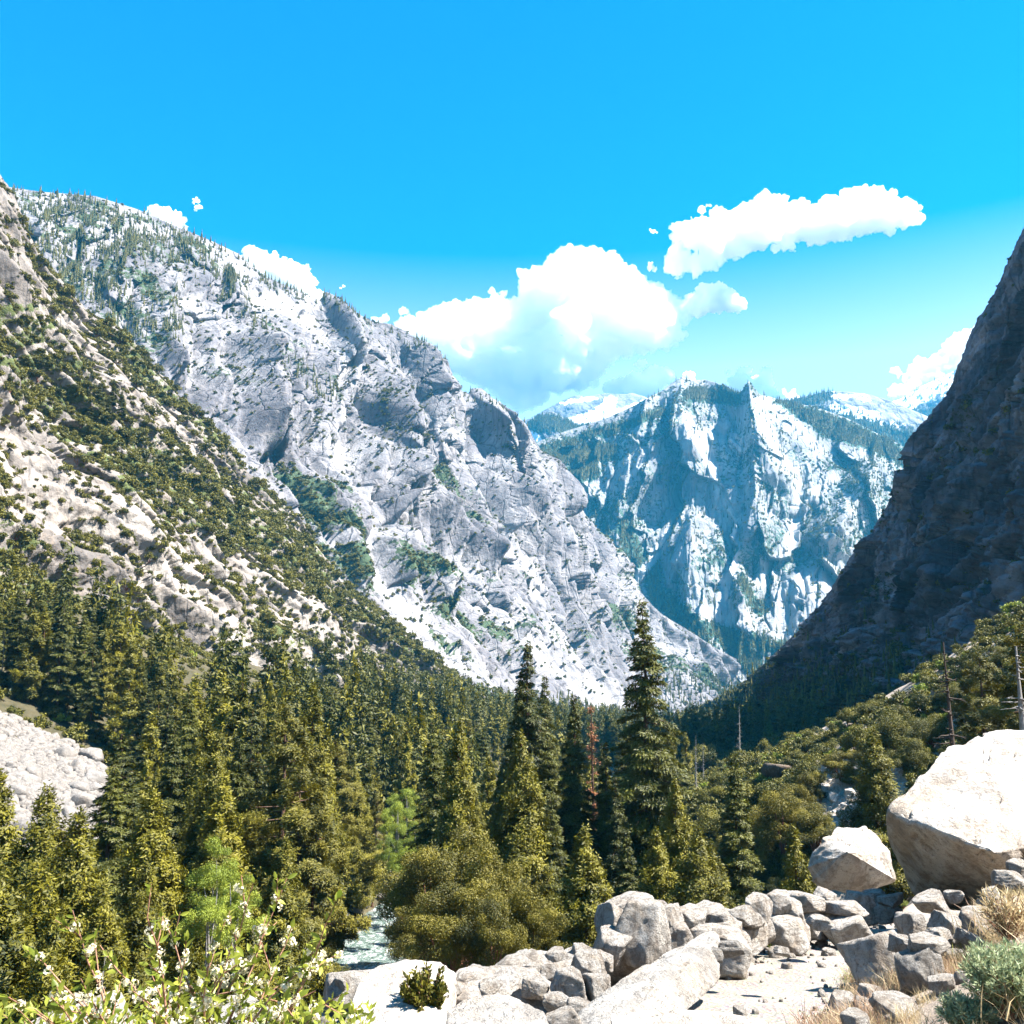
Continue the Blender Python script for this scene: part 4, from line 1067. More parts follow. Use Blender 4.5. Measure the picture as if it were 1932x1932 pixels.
put_tree('snag', '', 890, 1380, 330, 1.0, idx=0); put_tree('snag', '', 1325, 1400, 290, 1.0, idx=1); put_tree('snag', '', 1915, 1215, 84, 2.4, idx=0); put_tree('snag', '', 175, 1800, 58, 0.8, idx=1)

# --- the forest behind them
LIM = ([-100, 0, 100, 180, 260, 330, 400, 480, 540, 600, 680, 760, 850, 940, 1010, 1080, 1180, 1250, 1330, 1420, 1500, 1560],
       [1040, 1062, 1100, 1130, 1190, 1240, 1255, 1285, 1270, 1275, 1330, 1335, 1350, 1368, 1362, 1385, 1390, 1375, 1385, 1410, 1440, 1460])
taken = [(t['o'].location.x, t['o'].location.y) for t in THINGS]
def free(x, y, r):
    return all((x - a) ** 2 + (y - b) ** 2 > r * r for a, b in taken)
TALUS = [(-80, 1338), (0, 1342), (60, 1375), (130, 1405), (185, 1440), (212, 1480), (215, 1560), (190, 1600), (-80, 1640)]
def forest_spot(x, y):
    d = x - float(xc_of(y))
    if abs(d) < 10: return False
    ppx, ppy = project(np.array([x, y, gz(x, y)]))
    if in_poly(np.array([ppx]), np.array([ppy]), TALUS)[0] and y < 235: return False
    if ppx < 228 and y < 232: return False
    if d > 10 and ppx > 1330 and y < 330: return False          # the scrub slope on the right
    if abs(ppx - 690) < 80 and y < 162: return False
    if 880 < ppx < 1420 and y < 150: return False            # the gap over the river
    return True
cnt = 0; tries = 0
while cnt < 165 and tries < 9000:
    tries += 1
    D = 105 + 620 * RG.random() ** 1.5
    px = RG.uniform(-40, 1560)
    x = ray(px, 1240)[0] * D
    if not forest_spot(x, D) or not free(x, D, 5.2 + 0.008 * D): continue
    lim = float(np.interp(px, *LIM))
    if x - float(xc_of(D)) > 60 and D < 300: continue
    z0 = gz(x, D)
    hmax = ray(px, lim + (abs(RG.normal(0, 16)) if D > 240 else RG.uniform(0, 120)))[1] * D - z0
    h = min(RG.uniform(20, 46), hmax)
    if h < 9: continue
    top_py = project(np.array([x, D, z0 + h]))[1]
    left = x < xc_of(D)
    k = RG.choice(['cedar', 'fir', 'pine'], p=[0.40, 0.42, 0.18])
    put_tree(k, '_m' if D > 150 else '', px, float(top_py), D, RG.uniform(0.85, 1.15) * (1.3 if h < 22 else 1.0))
    taken.append((x, D)); cnt += 1
for px in np.linspace(-20, 340, 42):       # the wood climbing the foot of the left hillside
    for rowD in (214, 226, 240, 262, 288, 320):
        D = rowD + RG.uniform(-12, 12); p_ = px + RG.uniform(-9, 9); x = ray(p_, 1240)[0] * D
        if RG.random() < 0.3 or not free(x, D, 4.2) or (p_ < 228 and D < 206): continue
        lim = float(np.interp(p_, *LIM)); z0 = gz(x, D)
        h = min(ray(p_, lim + RG.uniform(0, 70))[1] * D - z0, RG.uniform(24, 42))
        if h < 12: continue
        k = RG.choice(['cedar', 'fir'], p=[0.3, 0.7])
        put_tree(k, '_m', p_, float(project(np.array([x, D, z0 + h]))[1]), D, RG.uniform(1.0, 1.25)); taken.append((x, D)); cnt += 1
print('forest trees', cnt, 'of', tries)
# farther trees of the valley floor: one mass
n = 9000
D = 470 + 1400 * RG.random(n) ** 0.9
px = RG.uniform(500, 1560, n)
X = at_np(px, np.full(n, 1240.0), D)[:, 0]
Z = ground_z(X, D)
ok = (np.abs(X - xc_of(D)) > 9)
D2 = RG.uniform(236, 480, 1100); p2_ = RG.uniform(-30, 900, 1100); X2 = at_np(p2_, np.full(1100, 1240.0), D2)[:, 0]
ok2 = (np.abs(X2 - xc_of(D2)) > 10) & (project(np.stack([X2, D2, ground_z(X2, D2) + 14], 1))[1] > np.interp(p2_, *LIM))
pts = np.concatenate([np.stack([X, D, Z], 1)[ok], np.stack([X2, D2, ground_z(X2, D2)], 1)[ok2]])
def mid_shape(seed, kind, mat):
    (V, F, T), _ = conifer(seed, kind, 1500, 26.0, 3.9, 0.03, 1.5, 0, 70)
    return bpy.data.objects.new('mid_tree_shape', mesh_np('mid_tree_shape', V, F, (mat,), False, {'tint': T}))
gn_scatter('valley_forest', pts, RG.uniform(0.4, 1.15, len(pts)) ** 1.2, RG.random(len(pts)) * 6.28, RG.choice(6, len(pts), p=[.22, .22, .2, .12, .12, .12]), [mid_shape(61, 'fir', M['fir']), mid_shape(62, 'fir', M['fir']), mid_shape(63, 'cedar', M['cedar']), lod_bush(64), lod_bush(65), lod_bush(66)], 'mass of conifers on the far valley floor')
# undergrowth below the nearer trees
n = 6500
D = 74 + 400 * RG.random(n) ** 1.3
px = RG.uniform(-60, 1500, n)
X = at_np(px, np.full(n, 1240.0), D)[:, 0]; Z = ground_z(X, D)
q1, q2 = project(np.stack([X, D, Z], 1))
ok = (np.abs(X - xc_of(D)) > 9.5) & ~((in_poly(q1, q2, TALUS)) & (D < 235)) & ~((np.abs(q1 - 690) < 62) & (D < 158))
pts = np.stack([X, D, Z - 0.2], 1)[ok]
shp = [lod_bush(20 + i, 420, (M['oak'], M['oak'], M['willow'])[i], 0.95) for i in range(3)]
gn_scatter('undergrowth', pts, RG.uniform(0.25, 0.75, len(pts)), RG.random(len(pts)) * 6.28, RG.choice(3, len(pts), p=[0.48, 0.48, 0.04]), shp, 'low leafy undergrowth below the conifers')

# --- by the river: bright willows and the big round oak
for px, py, D, s, k in ((748, 1560, 168, 7, 'willow'), (736, 1612, 160, 5.5, 'willow'), (772, 1640, 154, 6, 'willow'), (752, 1680, 140, 4.5, 'willow'), (790, 1600, 160, 5.5, 'willow'), (770, 1700, 132, 4, 'willow'), (410, 1680, 62, 4.2, 'willow'), (445, 1735, 60, 4.5, 'willow'), (395, 1740, 58, 4, 'willow'), (765, 1530, 185, 7, 'willow'), (1060, 1500, 240, 9, 'willow')):
    P = at(px, py, D)
    put_bush('', P.x, D, max(gz(P.x, D), P.z - s * 0.55), s, 'willow_tree', 1.1, kind=k)
for px, py, D, s in ((815, 1725, 80, 6.5), (862, 1695, 84, 8.5), (930, 1735, 78, 7.5), (858, 1775, 70, 6.0), (985, 1750, 84, 6.5), (790, 1775, 76, 4.5), (925, 1800, 68, 5), (905, 1690, 90, 7), (1005, 1800, 76, 5)):
    P = at(px, py, D)
    put_bush('', P.x, D, P.z - s * 0.5, s, 'oak_tree', RG.uniform(0.95, 1.35), proto_='goldoak')

# --- the scrub slope on the right
SLOPE = [(1840, 1255, 22), (1900, 1235, 24), (1930, 1290, 26), (1860, 1300, 26), (1800, 1310, 24), (1750, 1330, 24), (1700, 1345, 22), (1880, 1340, 26), (1640, 1345, 16), (1600, 1360, 14), (1820, 1355, 26), (1760, 1385, 30), (1690, 1400, 34), (1620, 1400, 30), (1560, 1420, 24), (1650, 1440, 30),
         (1590, 1450, 30), (1530, 1465, 34), (1720, 1440, 24), (1480, 1400, 12), (1520, 1385, 12), (1440, 1420, 12), (1460, 1440, 16), (1500, 1430, 16), (1545, 1395, 13), (1580, 1380, 13), (1430, 1470, 24), (1470, 1500, 34), (1420, 1520, 34), (1500, 1540, 38), (1450, 1560, 38), (1540, 1580, 34), (1400, 1580, 34), (1480, 1600, 36),
         (1530, 1510, 30), (1645, 1490, 26), (1660, 1530, 18), (1380, 1640, 36), (1430, 1650, 34), (1480, 1660, 34), (1350, 1560, 30), (1560, 1540, 20), (1410, 1450, 20), (1370, 1470, 24), (1610, 1470, 16), (1340, 1500, 24), (1310, 1620, 30), (1850, 1385, 20), (1790, 1420, 20), (1330, 1440, 18), (1350, 1420, 14), (1390, 1410, 10), (1300, 1440, 16)]
for px, py, r in SLOPE:
    P = hit_ground(px, py + r * 0.9, 25, 900)
    if P.y < 42 or P.y > 850: continue
    s = 2.3 * r / FOC * P.y * RG.uniform(0.95, 1.2)
    put_bush('' if P.y < 160 else '_m', P.x, P.y, P.z - 0.05 * s, s * RG.uniform(0.8, 1.2), 'oak_shrub', RG.uniform(0.7, 1.2), proto_=('goldoak' if P.y < 160 and RG.random() < 0.3 else None))
n = 2600
px = RG.uniform(1330, 1990, n); py = RG.uniform(1110, 1660, n)
hp = [hit_ground(a, b, 22, 900) for a, b in zip(px, py)]
pts = np.array([h for a, b, h in zip(px, py, hp) if 62 < h.y < 850 and not (1525 < a < 1720 and 1440 < b < 1620)])
gn_scatter('slope_scrub', pts, np.clip(RG.uniform(0.25, 0.62, len(pts)) * (pts[:, 1] / 160) ** 0.4, 0.15, 1.1), RG.random(len(pts)) * 6.28, RG.choice(3, len(pts), p=[0.5, 0.42, 0.08]), [lod_bush(30 + i, 700, (M['oak'], M['oak'], M['willow'])[i], 0.62) for i in range(3)], 'low olive scrub covering the slope under the shaded cliff')

# --- the near hillside on the left: 300 shrubs one by one, the smallest as cover
dens = shrub_density(NL['px'], NL['py'])
pts = pick(NL, dens ** 1.3 + 0.02, 1900, RG, (-30, 1000), (330, 1420))
q1, q2 = project(pts)
sz = RG.uniform(3.2, 10.0, len(pts)) * (0.7 + 0.3 * (pts[:, 1] > 450))
o_ = np.argsort(-(sz / pts[:, 1]))
ind = []; 
for i in o_:
    if len(ind) >= 240: break
    if -20 < q1[i] < 985 and all((q1[i] - q1[j]) ** 2 + (q2[i] - q2[j]) ** 2 > 20 ** 2 for j in ind): ind.append(i)
isel = set(ind)
for i in ind:
    P = pts[i]; put_bush('', P[0], P[1], P[2] - 0.1 * sz[i], sz[i], 'oak_shrub', RG.uniform(0.75, 1.05), proto_='shrub')
rest = np.array([i for i in range(len(pts)) if i not in isel])
extra = pick(NL, dens ** 1.1 + 0.05, 12000, RG, (-30, 1000), (330, 1430))
allp = np.concatenate([pts[rest], extra]); alls = np.concatenate([sz[rest] / 6.4, RG.uniform(0.2, 0.7, len(extra))])
gn_scatter('hillside_scrub', allp, alls, RG.random(len(allp)) * 6.28, RG.choice(3, len(allp)), [lod_bush(40 + i, 420, M['oak'], 1.1) for i in range(3)], 'small olive scrub between the oaks on the left hillside')
for px, py, D in ((170, 735, 470), (190, 720, 470), (215, 715, 475), (232, 735, 470), (205, 745, 465), (20, 700, 480)):
    P = at(px, py, D)
    k = int(np.argmin((NL['px'] - px) ** 2 + (NL['py'] - (py + 45)) ** 2)); Q = NL['P'].reshape(-1, 3)[k]
    put_tree('fir', '_m', px, py, float(Q[1]), 1.5, zbase=float(Q[2]) - 1)

# ================================================================== ROCKS
def granite(name, base, light, dark, warm, scale=1.0):
    t = NT(name)
    v = t.coord()
    big = t.noise(v, 1.1 * scale, 5, 0.6, 0.6)
    mid = t.noise(v, 6 * scale, 6, 0.75)
    grit = t.noise(v, 70 * scale, 3, 0.8)
    c = t.ramp(big, [(0.3, warm), (0.48, base), (0.72, light)])
    c = t.mix(t.ramp(mid, [(0.34, 0.75), (0.52, 0.0)]), c, dark)
    c = t.mix(t.ramp(grit, [(0.34, 0.55), (0.46, 0.0)]), c, (0.12, 0.11, 0.105))
    spk = t.noise(v, 24 * scale, 4, 0.8)
    c = t.mix(t.ramp(spk, [(0.33, 0.65), (0.43, 0.0)]), c, (0.10, 0.09, 0.085))
    c = t.mix(t.ramp(spk, [(0.58, 0.0), (0.68, 0.5)]), c, (0.55, 0.53, 0.50))
    vo = t.node("ShaderNodeTexVoronoi"); vo.feature = 'DISTANCE_TO_EDGE'; vo.inputs['Scale'].default_value = 0.6 * scale
    wv = t.node("ShaderNodeVectorMath"); wv.operation = 'ADD'
    nz = t.node("ShaderNodeTexNoise"); nz.inputs['Scale'].default_value = 1.7 * scale; nz.inputs['Detail'].default_value = 5; t.l.new(v, nz.inputs['Vector'])
    t.l.new(v, wv.inputs[0]); t.l.new(nz.outputs['Color'], wv.inputs[1]); t.l.new(wv.outputs[0], vo.inputs['Vector'])
    cr = t.ramp(vo.outputs['Distance'], [(0.0, 0.0), (0.01, 1.0)])
    crf = t.node("ShaderNodeSeparateColor", Color=cr).outputs[0]
    st = t.noise(t.coord((1, 1, 0.22)), 2.6 * scale, 5, 0.7, 0.5)
    c = t.mix(t.ramp(st, [(0.38, 0.7), (0.52, 0.0)]), c, dark)
    c = t.mix(t.math('MULTIPLY', t.math('SUBTRACT', 1.0, crf), 0.06), c, (0.14, 0.12, 0.10))
    h = t.math('ADD', t.math('MULTIPLY', mid, 1.0), t.math('ADD', t.math('MULTIPLY', grit, 0.12), t.math('MULTIPLY', crf, 0.08)))
    return t.finish(c, 0.9, t.bump(h, 0.9, 0.10 / scale))
M['boulder'] = granite('pale_granite', (0.50, 0.455, 0.40), (0.58, 0.55, 0.51), (0.20, 0.165, 0.135), (0.40, 0.31, 0.22))
M['boulder_grey'] = granite('grey_granite', (0.34, 0.315, 0.28), (0.44, 0.415, 0.385), (0.15, 0.135, 0.12), (0.30, 0.24, 0.18))
M['talus'] = granite('talus_granite', (0.21, 0.19, 0.172), (0.29, 0.27, 0.25), (0.12, 0.11, 0.10), (0.23, 0.19, 0.155), 0.3)

def ico(sub):
    bm = bmesh.new(); bmesh.ops.create_icosphere(bm, subdivisions=sub, radius=1.0)
    V = np.array([v.co[:] for v in bm.verts]); F = np.array([[v.index for v in f.verts] for f in bm.faces]); bm.free()
    return V, F
ICO = {k: ico(k) for k in (3, 4, 5)}
def boulder_mesh(seed, sub=4, nplane=13, soft=0.03, rough=0.05, mat=None, flat=0.8):
    rng = np.random.default_rng(seed)
    D, F = ICO[sub]
    N = rng.normal(0, 1, (nplane, 3)); N /= np.linalg.norm(N, axis=1, keepdims=True)
    ax = np.array([[1, 0, 0.1], [-1, 0.1, 0.1], [0, 1, 0], [0.1, -1, 0], [0.7, 0.7, 0.2], [-0.7, -0.7, 0.1], [0.7, -0.7, 0.2], [-0.7, 0.7, 0]]) + rng.normal(0, 0.22, (8, 3))
    N = np.concatenate([N, ax, [[0.1, 0, 1], [0, 0, -1]]]); N /= np.linalg.norm(N, axis=1, keepdims=True)
    d = rng.uniform(0.62, 1.0, len(N)); d[-2] = flat; d[-1] = 0.8
    q = D @ N.T
    r = np.where(q > 0.05, d / np.maximum(q, 0.05), 9)
    k = 1 / soft
    R = -np.log(np.exp(-k * np.minimum(r, 1.5)).sum(1)) / k
    P = D * R[:, None]
    nz = fbm(P[:, 0] * 1.6 + 3 * seed, P[:, 1] * 1.6 + P[:, 2] * 1.3, 4, seed) + 0.5 * fbm(P[:, 2] * 5, P[:, 0] * 5 - P[:, 1] * 4, 3, seed + 1)
    P = P * (1 + rough * nz)[:, None]
    return mesh_np('boulder', P, F, (mat or M['boulder'],), True)
BL = {'near': [boulder_mesh(900 + i, 5, 9 + i % 5, 0.018 + 0.008 * (i % 3), 0.055) for i in range(12)],
      'grey': [boulder_mesh(930 + i, 5, 9 + i % 4, 0.022, 0.06, M['boulder_grey']) for i in range(5)],
      'stone': [boulder_mesh(950 + i, 3, 9, 0.03, 0.05) for i in range(8)],
      'talus': [boulder_mesh(970 + i, 3, 11, 0.035, 0.05, M['talus']) for i in range(10)]}
def put_rock(x, y, z, sx, sy, sz, kind='near', name='boulder', rot=None, i=None, tilt=0.25):
    ms = BL[kind]
    o = link(name, ms[RG.integers(len(ms)) if i is None else i % len(ms)])
    o.location = (x, y, z); o.scale = (sx, sy, sz)
    o.rotation_euler = rot if rot is not None else (RG.normal(0, tilt), RG.normal(0, tilt), RG.random() * 6.28)
    ppx, ppy = project(np.array([x, y, z]))
    THINGS.append(dict(o=o, kind=name, px=float(ppx), py=float(ppy), D=y, size=2 * sx / y * FOC, w=2 * sx))
    return o

def hull_rock(name, pts, mat, sub=4, rough=0.03, seed=1, cuts=5, loc=None):
    """a big block from its corner points, weathered: finely divided, rounded and roughened"""
    bm = bmesh.new()
    c = sum((Vector(p) for p in pts), Vector()) / len(pts)
    for p in pts: bm.verts.new(Vector(p) - c)
    bmesh.ops.convex_hull(bm, input=bm.verts)
    bmesh.ops.triangulate(bm, faces=bm.faces)
    for k in range(cuts):
        bmesh.ops.subdivide_edges(bm, edges=bm.edges, cuts=1, use_grid_fill=True)
        if k in (1, 2): bmesh.ops.smooth_vert(bm, verts=bm.verts, factor=0.22, use_axis_x=True, use_axis_y=True, use_axis_z=True)
    bm.normal_update()
    V = np.array([v.co[:] for v in bm.verts]); N = np.array([v.normal[:] for v in bm.verts])
    s = float(np.ptp(V[:, 0]))
    h = fbm(V[:, 0] * 2.2 / s + seed, V[:, 1] * 2.2 / s + V[:, 2] * 2.7 / s, 3, seed) + 0.45 * fbm(V[:, 0] * 8 / s, V[:, 2] * 9 / s + V[:, 1] * 7 / s, 4, seed + 1) - 0.5 * (billow(V[:, 0] * 3 / s + V[:, 2] * 1.5 / s, V[:, 1] * 3 / s, 2, seed + 2) < 0.05)
    V = V + N * (h * rough * s)[:, None]
    for v, q in zip(bm.verts, V): v.co = q
    me = bpy.data.meshes.new(name); bm.to_mesh(me); bm.free()
    me.materials.append(mat)
    me.polygons.foreach_set("use_smooth", np.ones(len(me.polygons), bool))
    o = link(name, me, loc=c)
    ppx, ppy = project(np.array(c))
    THINGS.append(dict(o=o, kind=name, px=float(ppx), py=float(ppy), D=c.y, size=s / c.y * FOC, w=s, hero=True))
    return o

# the great boulder right of the trail
H1 = hull_rock('boulder', [at(1668, 1532, 10.6), at(1700, 1520, 10.8), at(1800, 1560, 9.9), at(1880, 1612, 9.3), at(1700, 1505, 11.1), at(1756, 1448, 11.7), at(1806, 1392, 12.3), at(1862, 1362, 12.6), at(1990, 1352, 12.6), at(2080, 1480, 11.5), at(1960, 1600, 9.6),
                           at(1684, 1606, 11.4), at(1722, 1690, 11.6), at(1800, 1715, 11.3), at(1880, 1725, 10.9), at(2000, 1740, 10.8), at(2100, 1700, 11), at(1800, 1720, 12.8), at(2050, 1700, 13)], M['boulder'], rough=0.030, seed=5)
# the second boulder beside it, with a low shoulder
H2 = hull_rock('boulder', [at(1520, 1638, 15.4), at(1548, 1578, 15.8), at(1580, 1560, 16.6), at(1632, 1558, 16.8), at(1652, 1580, 16.0), at(1680, 1606, 15.4), at(1690, 1660, 15.2), at(1640, 1690, 15.4), at(1546, 1682, 15.4), at(1526, 1668, 15.4), at(1600, 1640, 18), at(1690, 1660, 17.6), at(1600, 1606, 14.7)], M['boulder'], rough=0.04, seed=9)
# long slab in front of the wall and the pale slabs at the bottom
hull_rock('slab', [at(1085, 1915, 4.9), at(1130, 1872, 5.1), at(1250, 1800, 5.9), at(1340, 1752, 6.6), at(1362, 1762, 6.4), at(1330, 1800, 5.9), at(1220, 1860, 5.2), at(1110, 1960, 4.4), at(1050, 1970, 4.5), at(1100, 2050, 4.4), at(1250, 1960, 4.9), at(1360, 1850, 5.9)], M['boulder_grey'], rough=0.02, seed=12)
hull_rock('slab', [at(672, 1862, 5.0), at(700, 1820, 5.3), at(760, 1806, 5.5), at(830, 1812, 5.6), at(862, 1832, 5.4), at(850, 1870, 5.0), at(800, 1930, 4.6), at(700, 1960, 4.4), at(650, 1920, 4.6), at(680, 2080, 4.5), at(860, 2080, 4.6), at(860, 1960, 5.6)], M['boulder'], rough=0.022, seed=13)
hull_rock('slab', [at(835, 1905, 4.4), at(880, 1880, 4.6), at(960, 1872, 4.7), at(1030, 1905, 4.5), at(1060, 1960, 4.2), at(840, 1985, 4.0), at(850, 2080, 4.2), at(1060, 2080, 4.2), at(960, 1960, 5.0)], M['boulder_grey'], rough=0.025, seed=14)
hull_rock('slab', [at(1150, 1918, 4.35), at(1240, 1896, 4.5), at(1380, 1906, 4.5), at(1500, 1935, 4.3), at(1480, 1990, 4.0), at(1160, 1975, 4.0), at(1150, 2060, 4.2), at(1480, 2060, 4.2)], M['boulder'], rough=0.012, seed=15)
hull_rock('boulder', [at(-30, 1960, 5.4), at(130, 1925, 5.6), at(205, 1870, 6.0), at(228, 1862, 6.0), at(252, 1900, 5.8), at(300, 1990, 5.4), at(120, 2060, 5.2), at(280, 2100, 5.4), at(200, 2000, 6.8)], M['boulder_grey'], rough=0.02, seed=16)
hull_rock('boulder', [at(380, 1900, 4.9), at(420, 1878, 5.1), at(470, 1872, 5.1), at(520, 1900, 4.9), at(560, 1990, 4.5), at(400, 2000, 4.5), at(390, 2100, 4.6), at(560, 2100, 4.6), at(470, 2000, 5.6)], M['boulder_grey'], rough=0.02, seed=17)

# the rough stone wall along the outer edge: (px, py of the centre, half width px, half height px, depth)
WALL = [(1212, 1752, 46, 54, 6.5, 0), (1160, 1742, 34, 34, 6.8, 1), (1152, 1785, 34, 30, 6.45, 2), (1262, 1738, 24, 28, 7.0, 3), (1300, 1738, 30, 24, 7.2, 4), (1280, 1765, 26, 22, 6.9, 5), (1338, 1728, 24, 20, 7.8, 6), (1362, 1738, 22, 18, 7.7, 7), (1398, 1730, 26, 18, 8.2, 8), (1432, 1712, 24, 26, 8.6, 9), (1420, 1735, 18, 14, 8.3, 10),
        (1468, 1706, 26, 24, 9.0, 11), (1492, 1716, 20, 18, 9.0, 1), (1520, 1704, 34, 20, 9.6, 3), (1560, 1698, 24, 18, 10.2, 5), (1590, 1716, 40, 16, 9.6, 7), (1628, 1700, 26, 14, 10.6, 2), (1650, 1690, 20, 10, 11.2, 4), (1680, 1700, 22, 12, 11.0, 6),
        (1186, 1708, 40, 18, 7.1, 9), (1240, 1715, 20, 16, 7.3, 4), (1320, 1762, 20, 14, 7.0, 11), (1360, 1762, 18, 10, 7.2, 0),
        (1108, 1830, 30, 34, 5.9, 8), (1130, 1870, 26, 30, 5.5, 2), (1075, 1862, 30, 34, 5.5, 10), (1050, 1808, 16, 16, 6.2, 6), (1070, 1812, 16, 14, 6.2, 1), (1098, 1800, 18, 14, 6.3, 3), (1140, 1812, 22, 14, 6.2, 5),
        (1035, 1838, 22, 18, 5.9, 7), (1000, 1830, 22, 18, 5.9, 9), (968, 1822, 30, 16, 5.9, 11), (1010, 1862, 26, 18, 5.5, 0), (975, 1850, 20, 13, 5.7, 4), (940, 1842, 24, 15, 5.7, 2), (905, 1838, 20, 12, 5.7, 6), (880, 1850, 26, 14, 5.5, 8), (920, 1862, 22, 12, 5.4, 10), (1048, 1890, 20, 15, 5.2, 1),
        (1090, 1905, 22, 20, 5.0, 3), (1060, 1925, 26, 20, 4.7, 5), (850, 1866, 20, 11, 5.3, 7), (1115, 1915, 16, 14, 4.9, 9), (650, 1850, 16, 12, 5.4, 1)]
for j, (px, py, hw, hh, D, i) in enumerate(WALL):
    P = at(px, py, D)
    sx, sz = hw / FOC * D * 1.22, hh / FOC * D * 1.28
    put_rock(P.x, P.y, P.z, sx * 1.12, sx * 0.95, sz * 0.9, 'near', 'wall_stone', rot=(RG.normal(0, 0.15), RG.normal(0, 0.15), RG.random() * 6.28), i=i)
    g = gz(P.x, P.y); zb = P.z - sz * 0.75
    while zb > g + 0.26:            # the courses that carry it
        s_ = RG.uniform(0.12, 0.20)
        put_rock(P.x + RG.normal(0, 0.05), P.y + RG.normal(0, 0.05), zb - s_ * 0.45, s_ * 1.5, s_ * 1.4, s_, 'near', 'wall_stone')
        zb -= s_ * 1.35
# rocks on the uphill side
UP = [(1672, 1822, 62, 50, 5.3, 2, 'near'), (1738, 1838, 44, 40, 5.0, 5, 'grey'), (1750, 1790, 34, 20, 5.5, 6, 'near'), (1768, 1770, 30, 16, 5.8, 0, 'near'), (1700, 1780, 24, 16, 5.9, 9, 'near'), (1790, 1745, 32, 20, 6.2, 3, 'near'), (1715, 1745, 26, 20, 6.6, 4, 'near'), (1845, 1738, 40, 22, 6.2, 7, 'near'), (1800, 1800, 26, 16, 5.4, 8, 'grey'),
      (1590, 1900, 30, 22, 4.5, 10, 'near'), (1640, 1880, 24, 18, 4.8, 11, 'near'), (1690, 1905, 40, 20, 4.4, 1, 'near'), (1612, 1925, 26, 16, 4.2, 3, 'near'), (1890, 1720, 34, 26, 6.4, 5, 'near'), (1395, 1912, 12, 10, 4.6, 6, 'near'), (1475, 1795, 16, 8, 6.2, 7, 'near'),
      (1900, 1660, 30, 16, 7.5, 11, 'near'), (1870, 1690, 20, 14, 7.0, 0, 'near'), (1800, 1690, 20, 10, 7.6, 1, 'near'), (1758, 1700, 30, 14, 7.6, 2, 'near'), (1922, 1640, 24, 16, 8.0, 3, 'near'), (1825, 1770, 22, 12, 5.7, 5, 'near'), (1780, 1860, 24, 16, 4.8, 6, 'near'),
      (1550, 1740, 24, 10, 8.2, 1, 'near'), (1345, 1800, 18, 12, 6.1, 9, 'grey'), (1372, 1790, 30, 14, 6.4, 2, 'grey')]
for j, (px, py, hw, hh, D, i, k) in enumerate(UP):
    P = hit_ground(px, py + hh * 0.8, 2.5, 30)
    if abs(P.y / D - 1) > 0.22: P = at(px, py + hh * 0.8, D)
    D = P.y
    put_rock(P.x, P.y, P.z + hh / FOC * D * 0.7, hw / FOC * D * 1.2, hw / FOC * D * 1.1, hh / FOC * D * 1.28, k, 'rock', rot=(RG.normal(0, 0.15), RG.normal(0, 0.15), RG.random() * 6.28), i=i)
# small stones spilled along the wall foot and over the path: a few tens as things, the finest as cover
n = 0; tr = 0
while n < 60 and tr < 4000:
    tr += 1
    if RG.random() < 0.62:
        f = RG.random(); ex = np.interp(f, [0, 1], [0, 1]); y = 4.4 + 9 * f ** 1.3; x0 = float(np.interp(y, [p[1] for p in EDGE[2:]], [p[0] for p in EDGE[2:]])); x = x0 + abs(RG.normal(0, 0.25)) + 0.1
    else:
        y = RG.uniform(4.2, 9.5); x0 = float(np.interp(y, [p[1] for p in INNER[2:]], [p[0] for p in INNER[2:]])); x = x0 + RG.normal(0.2, 0.45)
    s = RG.uniform(0.025, 0.085)
    z = gz(x, y)
    ppx, ppy = project(np.array([x, y, z]))
    if not (640 < ppx < 1932 and ppy < 1932) or (1060 < ppx < 1370 and ppy > 1735) or ppx < 1080: continue
    put_rock(x, y, z + s * 0.35, s * 1.3, s * 1.1, s * 0.9, 'stone', 'stone'); n += 1
def scatter_fine(n, xr, yr, cond, zoff=0.0):
    x = RG.uniform(*xr, n); y = RG.uniform(*yr, n)
    m = cond(x, y); x, y = x[m], y[m]
    return np.stack([x, y, ground_z(x, y) + zoff], 1)
def eo_io(x, y):
    return poly_dist(x, y, EDGE)[1], poly_dist(x, y, INNER)[1]
peb = [bpy.data.objects.new('pebble_shape', boulder_mesh(990 + i, 3, 10, 0.06, 0.05)) for i in range(4)]
def c_peb(x, y):
    e, i = eo_io(x, y)
    dens = np.where((e > 0) & (i < 0), np.where((e < 0.35) | (i > -0.3), 0.9, 0.22), np.where(e <= 0, 0.8 * (e > -1.2), 0.35 * (i < 3)))
    return RG.random(len(x)) < dens * np.clip(0.6 + fbm(x / 0.6, y / 0.6, 3, 140), 0, 1.3)
pp = scatter_fine(15000, (-2.5, 8), (3.2, 15), c_peb, 0.004)
gn_scatter('gravel', pp, RG.uniform(0.006, 0.03, len(pp)) ** 1.0 * (1 + 0.9 * (RG.random(len(pp)) < 0.06)), RG.random(len(pp)) * 6.28, RG.integers(0, 4, len(pp)), peb, 'loose pale gravel and pebbles on the trail')

